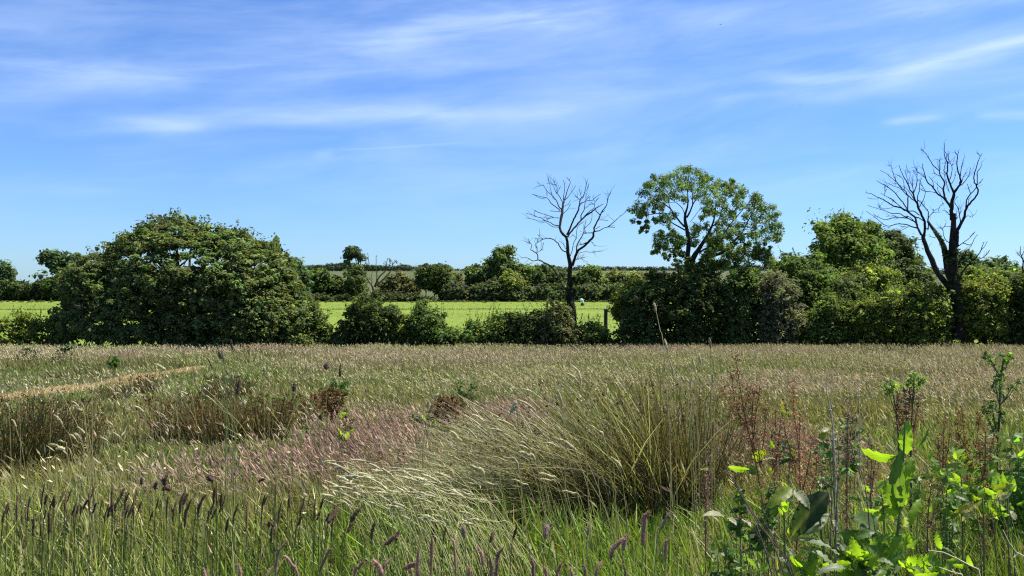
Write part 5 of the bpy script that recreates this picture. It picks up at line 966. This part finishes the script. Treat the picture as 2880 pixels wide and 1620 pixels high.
dock_spikes('tall branching seeding dock, dark brown, tallest of the dock spikes at right', [[(2068, 1000), (2080, 1080), (2095, 1170), (2125, 1300), (2150, 1450), (2160, 1560)], [(2030, 1095), (2060, 1150), (2100, 1200)], [(2110, 1095), (2095, 1150), (2105, 1220)], [(2138, 1080), (2128, 1150), (2118, 1240)], [(2155, 1150), (2150, 1220), (2138, 1300)], [(2120, 1100), (2115, 1180), (2120, 1260)], [(2060, 1060), (2065, 1120), (2085, 1190)]], 4.0, RB1, [((2120, 1290), (2160, 1265), 14, LY), ((2140, 1300), (2180, 1290), 12, LX), ((2110, 1320), (2045, 1312), 9, LG), ((2080, 1200), (2082, 1165), 10, LY), ((2130, 1330), (2100, 1312), 14, LD), ((1990, 1312), (1972, 1316), 8, LY)], 240)
dock_spikes('red-brown seeding dock right of the tallest dark brown one', [[(2230, 1078), (2232, 1150), (2245, 1250), (2250, 1380), (2240, 1560)], [(2250, 1170), (2248, 1230), (2248, 1290)], [(2205, 1200), (2220, 1260), (2240, 1330)], [(2285, 1230), (2275, 1300), (2258, 1380)], [(2300, 1290), (2290, 1350), (2262, 1440)]], 3.9, RB3, [((2212, 1160), (2206, 1138), 14, LY), ((2230, 1155), (2200, 1150), 8, LY), ((2180, 1260), (2170, 1235), 10, LG), ((2300, 1230), (2325, 1222), 10, LY), ((2310, 1215), (2330, 1205), 7, LX), ((2250, 1280), (2230, 1270), 9, LY)], 220)
dock_spikes('faded red-brown dock topped by a green thistle, above the glowing dock', [[(2560, 1085), (2556, 1180), (2560, 1300), (2560, 1500)], [(2530, 1120), (2540, 1180), (2552, 1240)], [(2585, 1120), (2575, 1180), (2562, 1240)], [(2520, 1150), (2530, 1200), (2550, 1260)], [(2545, 1100), (2548, 1160), (2555, 1220)]], 5.0, (.23, .125, .075), (), 260, whorl=.014)
dock_spikes('orange-brown dock spikes left of the dark green bush at the right edge', [[(2705, 1150), (2712, 1230), (2720, 1320), (2720, 1480)], [(2690, 1190), (2702, 1250), (2715, 1300)], [(2755, 1170), (2745, 1250), (2728, 1330)]], 5.2, (.22, .12, .05), [((2720, 1290), (2690, 1275), 14, LY), ((2715, 1320), (2765, 1310), 12, LG)], 240)
dock_spikes('low rusty dock in the mid-meadow, above the left of the pink grass', [[(930, 1096), (932, 1130), (935, 1170)], [(905, 1104), (915, 1130), (930, 1160)], [(950, 1100), (945, 1130), (938, 1160)], [(885, 1110), (900, 1140), (925, 1165)], [(970, 1108), (958, 1140), (942, 1165)], [(918, 1100), (922, 1130), (932, 1160)]], 11.5, (.16, .065, .035), [((920, 1170), (890, 1160), 8, LG), ((950, 1170), (985, 1162), 8, LG)], 150, whorl=.03)
dock_spikes('dark crimson-brown dock in the mid-meadow, right of the tall white-headed stalk', [[(1255, 1122), (1258, 1160), (1258, 1185)], [(1228, 1128), (1235, 1160), (1252, 1185)], [(1285, 1126), (1278, 1160), (1262, 1185)], [(1240, 1118), (1246, 1150), (1255, 1180)], [(1272, 1120), (1268, 1150), (1260, 1180)], [(1298, 1140), (1285, 1165), (1265, 1190)], [(1215, 1145), (1230, 1170), (1250, 1190)]], 10.5, (.13, .040, .026), [((1230, 1190), (1195, 1170), 9, LG), ((1225, 1200), (1185, 1160), 8, LG)], 190, whorl=.030)
dock_spikes('slim dark dock among the pink grass in the mid-meadow', [[(975, 1150), (972, 1200), (968, 1245)], [(990, 1185), (982, 1215), (970, 1240)]], 8.5, (.09, .075, .03), [((968, 1225), (950, 1200), 7, LG), ((970, 1235), (1000, 1205), 7, LG), ((968, 1215), (985, 1190), 6, LG), ((965, 1245), (945, 1225), 8, LD)], 70)
dock_spikes('brown-spiked dock standing over the grass right of the glowing dock', [[(2620, 1360), (2612, 1430), (2608, 1540)], [(2640, 1370), (2630, 1430), (2615, 1480)]], 3.7, (.15, .08, .05), [((2610, 1440), (2640, 1400), 9, LG)], 180)
dock_spikes('sparse brown dock spike between the dark rushes and the tallest dock', [[(2000, 1280), (1990, 1360), (1985, 1470)], [(1980, 1320), (1982, 1380), (1985, 1430)]], 4.2, (.21, .13, .10), (), 200)

dock_spikes('rusty dock spike between the glowing dock and the thistle at right', [[(2655, 1190), (2652, 1280), (2650, 1400)], [(2672, 1215), (2665, 1270), (2654, 1330)], [(2638, 1230), (2642, 1290), (2650, 1350)]], 4.6, (.21, .11, .065), [((2650, 1330), (2628, 1310), 9, LG)], 230)
dock_spikes('red-brown dock spike in front of the tall thistle at the right edge', [[(2772, 1215), (2770, 1300), (2766, 1430)], [(2790, 1240), (2782, 1300), (2770, 1360)], [(2752, 1250), (2758, 1310), (2766, 1370)]], 4.3, (.22, .105, .06), [((2766, 1350), (2742, 1330), 9, LG)], 220)
dock_spikes('short brown dock spike left of the glowing dock', [[(2452, 1250), (2450, 1330), (2448, 1450)], [(2466, 1270), (2458, 1330), (2450, 1390)]], 4.0, (.19, .10, .06), [((2450, 1380), (2428, 1362), 9, LG)], 200)
dock_spikes('brown dock spike just left of the red-brown one', [[(2182, 1150), (2180, 1240), (2178, 1400)], [(2196, 1180), (2190, 1240), (2181, 1310)], [(2168, 1200), (2172, 1260), (2178, 1330)]], 4.1, (.22, .12, .075), [((2178, 1330), (2156, 1312), 9, LY)], 240)
dock_spikes('brown dock spike between the two thistles and the curled dry stalk', [[(2385, 1130), (2384, 1220), (2382, 1380)], [(2400, 1170), (2392, 1230), (2384, 1290)]], 4.4, (.20, .12, .085), (), 220)
# low leafy rosettes round the docks
def rosette(label, cx, cy, wx, wy, Y, n, cols, lpx):
    root = thing('dock_rosette', gpt(cx, Y), label, 'dock plant', 'low dock rosettes')
    stem_to_ground(root, [(cx, cy), (cx + 6, cy + wy * .8)], Y, .005, (.12, .15, .05))
    for k in range(n):
        bx, by = cx + rng.normal(0, .35) * wx, cy + rng.normal(0, .45) * wy + wy * .3; a = rng.uniform(-2.9, -.25) if rng.random() < .75 else rng.uniform(0, 6.28); l = lpx * rng.uniform(.55, 1.2)
        px_leaf(root, (bx, by), (bx + l * math.cos(a), by + l * .75 * math.sin(a)), Y + rng.normal(0, .05), l * rng.uniform(.13, .22), cols[rng.integers(0, len(cols))], (rng.normal(0, .5), -rng.uniform(.2, 1), rng.uniform(.2, 1)), rng.uniform(-.05, .05))
rosette('low leafy dock rosette at the bottom edge under the burdock', 2230, 1590, 100, 45, 3.1, 20, (LG, LG, LD, LP), 66)
rosette('leafy dock rosette at the bottom edge under the glowing dock', 2430, 1570, 120, 60, 3.15, 46, (LG, LG, LD, LP, LS), 80)
rosette('leafy dock rosette at the bottom edge right of the glowing dock', 2640, 1590, 120, 60, 3.1, 34, (LG, LG, LD, LP), 64)
rosette('yellowing dock rosette below the big leafy plant at the right edge', 2760, 1400, 110, 60, 3.9, 30, (LG, LY, LD, (.36, .30, .05), LX), 52)

rosette('clump of bright broad leaves between the red-brown dock and the burdock', 2200, 1400, 90, 80, 3.5, 13, (LG, LG, LY, LD, LX), 40)
rosette('clump of bright broad leaves right of the glowing dock, under the orange-brown spikes', 2700, 1330, 110, 90, 4.0, 22, (LG, LG, LD, LY), 40)
rosette('clump of broad leaves low against the right edge of the picture', 2830, 1370, 80, 110, 4.0, 20, (LG, LG, LD, LD), 44)
rosette('bright leafy clump behind the glowing dock stem', 2480, 1400, 80, 70, 3.7, 26, (LG, LD, LY), 42)

# leafy weeds (nettle-like) ---------------------------------------------------
def weed(label, px, py0, py1, wpx, Y, col, n, L, group='leafy weeds in the meadow', name='leafy_weed', spread=1.0, stems=7):
    root = thing(name, gpt(px, Y), label, 'weed', group); b = np.array(root.location)
    zt = EYE + (810 - py0) / F * Y; w = wpx / F * Y
    st = Geo(); g = Geo(); n = int(n * 1.6); k_ = 1.45 if Y < 8 else .9
    for k in range(stems):
        e = np.array([b[0] + rng.uniform(-1, 1) * w, Y + rng.uniform(-1, 1) * w * .6, b[2] + (zt - b[2]) * rng.uniform(.55, 1.0)])
        s0 = b + [(e[0] - b[0]) * .5, (e[1] - b[1]) * .5, 0]
        pp, rr = resample(np.array([s0, (s0 + e) / 2 + rng.normal(0, .02, 3), e]), [.0028, .0024, .0015], .06); tube(st, pp, rr * np.clip(Y / 6, 1, 2.5), (.13, .15, .06), 4)
        lo = EYE + (810 - py1) / F * Y
        m = n // stems; z = rng.uniform(min(max(lo, s0[2]), e[2] - .05), e[2] + .01, m); t = (z - s0[2]) / max(e[2] - s0[2], .01)
        c = s0[None] * (1 - t[:, None]) + e[None] * t[:, None]
        a = rng.uniform(0, 6.28, m); D = norm(np.stack([np.cos(a), np.sin(a), rng.uniform(-.4, .3, m)], -1)); l = L * 1.08 * rng.uniform(.6, 1.2, m) * (1.15 - .5 * t)
        leaf_quads(g, c + D * (l * .5)[:, None], norm(np.stack([rng.normal(-.25, .5, m), rng.normal(-.35, .45, m), np.full(m, .7)], -1)), D, l, l * .46, vary(np.asarray(col) * k_, m, .28, .1), -.15)
    st.build('stems', M_STEM, root); g.build('leaves', M_DOCK, root); return root
weed('dark green leafy weed clump in the meadow before the left edge of the oak', 178, 966, 1010, 34, 32, (.045, .085, .02), 160, .32)
weed('dark green leafy weed clump nearest to the left edge near the hedge', 92, 968, 1010, 30, 32, (.05, .09, .02), 140, .32)
weed('small fresh green weed in the short grass behind the lone tussock', 320, 995, 1030, 20, 26, (.08, .14, .03), 90, .22)
weed('bright yellow-green weed above the rusty dock in the mid-meadow', 935, 1058, 1110, 38, 14, (.11, .19, .03), 160, .14)
weed('small bright weed at the edge of the pink grass in the mid-meadow', 868, 1178, 1215, 18, 9.5, (.12, .2, .03), 50, .08)
weed('bright leafy weed just right of the crimson-brown dock', 1300, 1070, 1110, 30, 14, (.10, .17, .03), 120, .12)
weed('leafy green weed left of the crimson-brown dock', 1180, 1140, 1200, 28, 10.5, (.075, .13, .03), 110, .11)
weed('big leafy green plant filling the right edge of the foreground', 2830, 1185, 1500, 95, 4.6, (.075, .135, .025), 320, .085, stems=14)
weed('bright green leafy plant left of the big one at the right edge', 2725, 1235, 1430, 75, 4.4, (.12, .2, .025), 170, .09, stems=10)
weed('green leafy plant between the red-brown dock and the glowing dock', 2360, 1130, 1330, 60, 5.2, (.085, .14, .03), 150, .08, stems=9)
weed('dark low leafy plant behind the red-brown dock', 2195, 1200, 1300, 40, 4.8, (.05, .09, .022), 100, .08)
weed('leafy plant between the glowing dock and the orange-brown dock spikes', 2640, 1270, 1420, 50, 4.0, (.10, .16, .03), 110, .075, stems=8)
weed('low leafy green weed at the foot of the tallest brown dock', 2110, 1290, 1480, 60, 3.8, (.075, .12, .025), 140, .07, stems=9)
weed('low leafy weed among the grass left of the dead stalks', 2060, 1500, 1640, 60, 3.2, (.075, .12, .025), 120, .06, stems=8)
for k, (a, b, t, c) in enumerate([(2742, (2700, 1352), (2760, 1345), LY), (2760, (2660, 1392), (2700, 1365), LY), (2735, (2735, 1425), (2785, 1412), (.34, .26, .03)), (2790, (2830, 1440), (2858, 1470), LX)]):
    pass
# thistle / ragwort ---------------------------------------------------------
def ragwort(label, pl, heads, Y, col, group='thistle-like plants', name='thistle'):
    root = thing(name, gpt(pl[-1][0], Y), label, 'thistle', group)
    stem_to_ground(root, pl, Y, .006, (.07, .085, .04))
    g = Geo(); st = Geo(); q = P([p[0] for p in pl], [p[1] for p in pl], Y)
    for hx, hy, hr, m in heads:
        c = P(hx, hy, Y + rng.uniform(-.06, .06)); k = np.linalg.norm(q - c, axis=1).argmin(); k = min(k + 1, len(q) - 1)
        pp, rr = resample(np.array([q[k], (q[k] + c) / 2 - [0, 0, .01], c]), [.0035, .003, .002], .04); tube(st, pp, rr, (.07, .09, .04), 4)
        r = hr / F * Y; d = norm(rng.normal(size=(m, 3))); l = rng.uniform(.6, 1.2, m) * .028
        leaf_quads(g, c + d * (r * rng.random(m) ** .5)[:, None], norm(d + rng.normal(0, .6, (m, 3)) + [0, 0, .3]), norm(np.cross(d, rng.normal(size=(m, 3))) + d * .6), l, l * .45, vary(np.asarray(col) * 1.7, m, .25, .1))
    st.build('branches', M_STEM, root); g.build('leaves', M_DOCK, root)
ragwort('tall dark green thistle with leafy tufts near the right edge', [(2822, 1000), (2815, 1060), (2812, 1140), (2806, 1240), (2805, 1400)], [(2775, 1000, 14, 30), (2825, 1005, 20, 40), (2790, 1015, 14, 26), (2842, 1002, 10, 16), (2810, 1060, 24, 60), (2800, 1085, 20, 44), (2815, 1110, 18, 36), (2820, 1035, 12, 20), (2770, 1150, 20, 36), (2790, 1140, 20, 36), (2815, 1160, 14, 26), (2800, 1185, 22, 40), (2845, 1090, 14, 22), (2865, 1075, 12, 18), (2790, 1210, 18, 34)], 4.8, (.055, .085, .035))
ragwort('small bright-tipped green thistle over the faded red-brown dock', [(2572, 1060), (2570, 1090), (2566, 1140), (2562, 1300)], [(2570, 1060, 22, 60), (2590, 1075, 18, 40), (2555, 1078, 14, 30), (2575, 1090, 14, 26), (2600, 1068, 10, 16)], 5.0, (.085, .13, .04))
ragwort('small low green thistle left of the bright-tipped one', [(2505, 1078), (2510, 1100), (2520, 1160), (2530, 1300)], [(2490, 1088, 18, 40), (2508, 1082, 20, 50), (2525, 1095, 16, 34), (2500, 1105, 14, 26), (2535, 1090, 10, 16)], 5.1, (.085, .125, .045))

# dry dead stalks ---------------------------------------------------------
def dead(label, lst, Y, col, r, group, curl=0):
    for pl in lst:
        root = thing('dead_stalk', gpt(pl[-1][0], Y), label, 'dead stalk', group)
        yy = Y * math.exp(rng.normal(0, .03)); q = P([p[0] for p in pl], [p[1] for p in pl], yy); e = q[-1].copy(); d = q[-1] - q[-2]; gz = float(ground(e[0], e[1]))
        if e[2] > gz + .03:
            k = min((e[2] - gz) / max(-d[2], .02), 2.5); e2 = e + d * k; e2[2] = float(ground(e2[0], e2[1])); q = np.vstack([q, e2])
        pp, rr = resample(q, np.linspace(r * .5, r, len(q)), .05); g = Geo(); tube(g, pp, rr, col, 5, .06); g.build('stem', M_STEM, root, smooth=True)
        m = 10; i = rng.integers(1, len(pp), m); g = Geo(); l = rng.uniform(.02, .045, m)
        leaf_quads(g, pp[i] + rng.normal(0, .006, (m, 3)), norm(rng.normal(size=(m, 3))), norm(rng.normal(size=(m, 3)) + [0, 0, -.4]), l, l * .25, vary(np.asarray(col) * 1.3, m, .3)); g.build('withered_leaves', M_SEED, root)
dead('dark purplish-brown dead stalk slanting down to the right below the tallest dock', [[(2010, 1250), (2060, 1350), (2130, 1470), (2200, 1600)], [(2060, 1340), (2110, 1430), (2170, 1520), (2230, 1630)], [(2020, 1390), (2080, 1460), (2150, 1540)], [(2120, 1480), (2160, 1560), (2190, 1640)], [(2040, 1480), (2080, 1540), (2110, 1620)], [(2140, 1450), (2200, 1560), (2240, 1640)]], 2.9, (.10, .068, .06), .0027, 'slanting dead stalks')
dead('upright dark dead stalk between the burdock and the glowing dock', [[(2305, 1260), (2315, 1380), (2330, 1500), (2345, 1640)], [(2340, 1240), (2345, 1360), (2350, 1480), (2352, 1640)], [(2355, 1230), (2360, 1330), (2352, 1450)], [(2320, 1330), (2335, 1450), (2350, 1560)], [(2380, 1200), (2395, 1260), (2420, 1340), (2440, 1420)], [(2440, 1280), (2442, 1340), (2450, 1400)], [(2335, 1300), (2340, 1400), (2336, 1520)]], 3.2, (.12, .085, .072), .0026, 'upright dead stalks')
dead('thin pinkish-grey dry stalk with a curled tip left of the small thistles', [[(2325, 1078), (2322, 1092), (2335, 1150), (2345, 1250)]], 4.6, (.42, .33, .29), .0042, None)
dead('thin straight grey dry stalk between the curled one and the small thistles', [[(2413, 1078), (2416, 1150), (2418, 1260)], [(2340, 1380), (2345, 1440), (2350, 1520)]], 4.6, (.34, .28, .25), .0028, 'thin grey dry stalks')
dead('thin dark stalk below the leafy plants at the right edge', [[(2730, 1405), (2745, 1450), (2755, 1500)], [(2765, 1360), (2780, 1430), (2795, 1490)], [(2808, 1400), (2820, 1460), (2835, 1530)], [(2838, 1410), (2842, 1470), (2850, 1540)], [(2680, 1440), (2680, 1500), (2676, 1560)], [(2630, 1430), (2632, 1480), (2628, 1530)]], 3.6, (.10, .075, .05), .0026, 'dark stalks at right')
dead('pale straw stalk arching down right in the bottom right corner', [[(2610, 1548), (2660, 1556), (2720, 1590), (2760, 1640)], [(2640, 1595), (2680, 1610), (2710, 1640)], [(2820, 1490), (2850, 1550), (2890, 1610)]], 2.9, (.45, .40, .26), .0036, 'pale straw stalks at lower right')

# ------------------------------------------------------------------ camera, sun, sky
cam = bpy.data.cameras.new('camera'); co = bpy.data.objects.new('camera', cam); COL.objects.link(co)
cam.sensor_width = 36; cam.lens = 30.0; cam.clip_start = .05; cam.clip_end = 6000
co.location = (0, 0, EYE); co.rotation_euler = (math.radians(90), 0, 0); SC.camera = co

SUN_EL, SUN_AZ = 60.0, 68.0      # degrees; azimuth clockwise from straight ahead
sd = Vector((math.sin(math.radians(SUN_AZ)) * math.cos(math.radians(SUN_EL)), math.cos(math.radians(SUN_AZ)) * math.cos(math.radians(SUN_EL)), math.sin(math.radians(SUN_EL))))
sl = bpy.data.lights.new('sun', 'SUN'); sl.energy = 4.6; sl.angle = math.radians(.53); sl.color = (1, .955, .87)
so = bpy.data.objects.new('sun', sl); COL.objects.link(so); so.rotation_euler = (-sd).to_track_quat('-Z', 'Y').to_euler(); so.location = sd * 60

w = bpy.data.worlds.new('World'); SC.world = w; w.use_nodes = True
nt = w.node_tree; nt.nodes.clear(); N = nt.nodes; L = nt.links
def val(x): return x
def mth(op, a, b=None, c=None, clamp=False):
    n = N.new('ShaderNodeMath'); n.operation = op; n.use_clamp = clamp
    for i, v in enumerate((a, b, c)):
        if v is None: continue
        if isinstance(v, (int, float)): n.inputs[i].default_value = v
        else: L.new(v, n.inputs[i])
    return n.outputs[0]
def mrange(v, a, b, c=0, d=1):
    n = N.new('ShaderNodeMapRange'); n.interpolation_type = 'SMOOTHSTEP'
    n.inputs['From Min'].default_value = a; n.inputs['From Max'].default_value = b; n.inputs['To Min'].default_value = c; n.inputs['To Max'].default_value = d
    L.new(v, n.inputs['Value']); return n.outputs['Result']
sky = N.new('ShaderNodeTexSky'); sky.sky_type = 'NISHITA'; sky.sun_disc = False
sky.sun_elevation = math.radians(SUN_EL); sky.sun_rotation = math.radians(SUN_AZ)
sky.air_density = 1.0; sky.dust_density = .3; sky.ozone_density = 1.0; sky.altitude = 50
tc = N.new('ShaderNodeTexCoord'); sep = N.new('ShaderNodeSeparateXYZ'); L.new(tc.outputs['Generated'], sep.inputs[0])
az = mth('ARCTAN2', sep.outputs[0], sep.outputs[1]); el = mth('ARCSINE', sep.outputs[2])
def noise(sx, sy, scale, det=4, rough=.55, shear=0.0, seed=0.0):
    cb = N.new('ShaderNodeCombineXYZ'); L.new(mth('MULTIPLY', az, sx), cb.inputs[0])
    L.new(mth('MULTIPLY', mth('ADD', el, mth('MULTIPLY', az, -shear)), sy), cb.inputs[1]); cb.inputs[2].default_value = seed
    n = N.new('ShaderNodeTexNoise'); n.inputs['Scale'].default_value = scale; n.inputs['Detail'].default_value = det; n.inputs['Roughness'].default_value = rough
    n.inputs['Distortion'].default_value = .35
    L.new(cb.outputs[0], n.inputs['Vector']); return n.outputs['Fac']
def A_(px): return math.atan((px - 1440) / F)
def E_(px, py): return math.atan((810 - py) / F * math.cos(A_(px)))
warp = mth('MULTIPLY', mth('SUBTRACT', noise(3, 8, 2.2, 3, .5, .08, 3.3), .5), .055)
fine = noise(4, 34, 1.6, 6, .62, .10, 7.1)
total = None
#  (points along the streak, half thickness px, strength, end fade px)
for pts, th, sg_, fade in [
  ([(-200, 195), (0, 188), (350, 195), (700, 175), (1100, 130), (1500, 62), (1900, 40)], 46, .34, 260),
  ([(-200, 240), (0, 240), (400, 215), (900, 205), (1400, 160), (1700, 120)], 26, .20, 240),
  ([(900, 140), (1080, 108), (1300, 72), (1560, 45), (1800, 60)], 26, .30, 180),
  ([(-200, 182), (0, 175), (200, 188), (420, 200)], 11, .22, 150),
  ([(150, 335), (350, 342), (540, 348), (750, 325), (1000, 322), (1400, 318), (1700, 300)], 22, .30, 200),
  ([(330, 335), (480, 352), (620, 350)], 13, .22, 90),
  ([(520, 280), (760, 275), (1000, 300), (1400, 345)], 26, .16, 160),
  ([(-200, 300), (0, 290), (250, 275)], 40, .14, 120),
  ([(1350, 290), (1700, 265), (2100, 270), (2500, 240)], 44, .16, 250),
  ([(2080, 212), (2300, 222), (2480, 208), (2660, 165), (2900, 112), (3100, 70)], 15, .66, 160),
  ([(2150, 262), (2350, 262), (2500, 236), (2700, 185), (2950, 128)], 15, .38, 120),
  ([(2330, 150), (2600, 125), (2900, 88), (3100, 60)], 18, .20, 160),
  ([(2460, 345), (2560, 336), (2690, 318)], 8, .55, 60), ([(2720, 322), (2800, 318), (2960, 322)], 10, .55, 50),
  ([(1980, 285), (2120, 268), (2240, 262)], 9, .18, 60), ([(870, 448), (910, 442), (950, 436)], 11, .22, 30),
  ([(880, 432), (1100, 418), (1340, 402)], 2.6, .16, 120), ([(2380, 160), (2480, 160), (2580, 155)], 9, .14, 50),
  ([(1700, 60), (2200, 42), (2600, 20), (3000, 0)], 40, .24, 300), ([(2400, 22), (2650, 8), (3000, -20)], 16, .26, 120), ([(950, 2), (1200, 12), (1500, 30)], 20, .20, 140), ([(600, 25), (780, 22), (950, 18)], 9, .14, 100),
  ([(-100, 75), (60, 68), (200, 55)], 18, .16, 80), ([(100, 540), (250, 535), (380, 545)], 8, .06, 80), ([(1500, 448), (1750, 430), (2000, 425)], 14, .08, 120)]:
    xs = [A_(p[0]) for p in pts]; ys = [E_(*p) for p in pts]
    fc = N.new('ShaderNodeFloatCurve'); c = fc.mapping.curves[0]
    lo, hi = xs[0], xs[-1]
    for k, (x, y) in enumerate(zip(xs, ys)):
        u = (x - lo) / (hi - lo); v = (y + .1) / .6
        if k == 0: c.points[0].location = (u, v)
        elif k == len(xs) - 1: c.points[len(c.points) - 1].location = (u, v)
        else: c.points.new(u, v)
    fc.mapping.update()
    mr = N.new('ShaderNodeMapRange'); mr.inputs['From Min'].default_value = lo; mr.inputs['From Max'].default_value = hi; L.new(az, mr.inputs['Value'])
    L.new(mr.outputs['Result'], fc.inputs['Value'])
    line = mth('SUBTRACT', mth('MULTIPLY', fc.outputs[0], .6), .1)
    small = th < 20
    dlt = mth('SUBTRACT', mth('ADD', el, mth('MULTIPLY', warp, .25 if small else .7)), line)
    gs = mth('POWER', 2.718, mth('MULTIPLY', mth('POWER', mth('ABSOLUTE', mth('DIVIDE', dlt, th * 1.22 / F)), 2.0), -1.0))
    fd = fade / F
    wnd = mth('MULTIPLY', mrange(az, lo, lo + fd), mrange(az, hi - fd, hi, 1, 0))
    s = mth('MULTIPLY', mth('MULTIPLY', gs, wnd), mth('MULTIPLY', mrange(fine, .25, .75, .35, 1.15), sg_ * .76))
    total = s if total is None else mth('ADD', total, s)
veil = mth('MULTIPLY', mrange(noise(2.2, 11, 1.5, 5, .6, .10, 1.0), .35, .75), mth('MULTIPLY', mrange(el, .02, .16), .27))
cloud = mth('MINIMUM', mth('ADD', total, veil), .85)
tint = N.new('ShaderNodeMix'); tint.data_type = 'RGBA'; tint.blend_type = 'MULTIPLY'; tint.inputs['Factor'].default_value = 1
L.new(sky.outputs[0], tint.inputs['A']); tint.inputs['B'].default_value = (*SKYTINT, 1)
cm = N.new('ShaderNodeMix'); cm.data_type = 'RGBA'; L.new(cloud, cm.inputs['Factor']); L.new(tint.outputs['Result'], cm.inputs['A']); cm.inputs['B'].default_value = (*CLOUD, 1)
bg = N.new('ShaderNodeBackground'); bg.inputs['Strength'].default_value = SKYSTR; L.new(cm.outputs['Result'], bg.inputs['Color'])
ow = N.new('ShaderNodeOutputWorld'); L.new(bg.outputs[0], ow.inputs[0])
w.cycles.sampling_method = 'MANUAL'; w.cycles.sample_map_resolution = 512

SC.view_settings.view_transform = 'Standard'; SC.view_settings.look = 'None'; SC.view_settings.exposure = EXPO; SC.view_settings.gamma = 1
cy = SC.cycles
cy.max_bounces = 6; cy.diffuse_bounces = 3; cy.glossy_bounces = 2; cy.transmission_bounces = 4; cy.transparent_max_bounces = 4
cy.use_denoising = False; cy.pixel_filter_type = 'BLACKMAN_HARRIS'; cy.filter_width = 1.2
cy.sample_clamp_indirect = 6.0; cy.caustics_reflective = False; cy.caustics_refractive = False
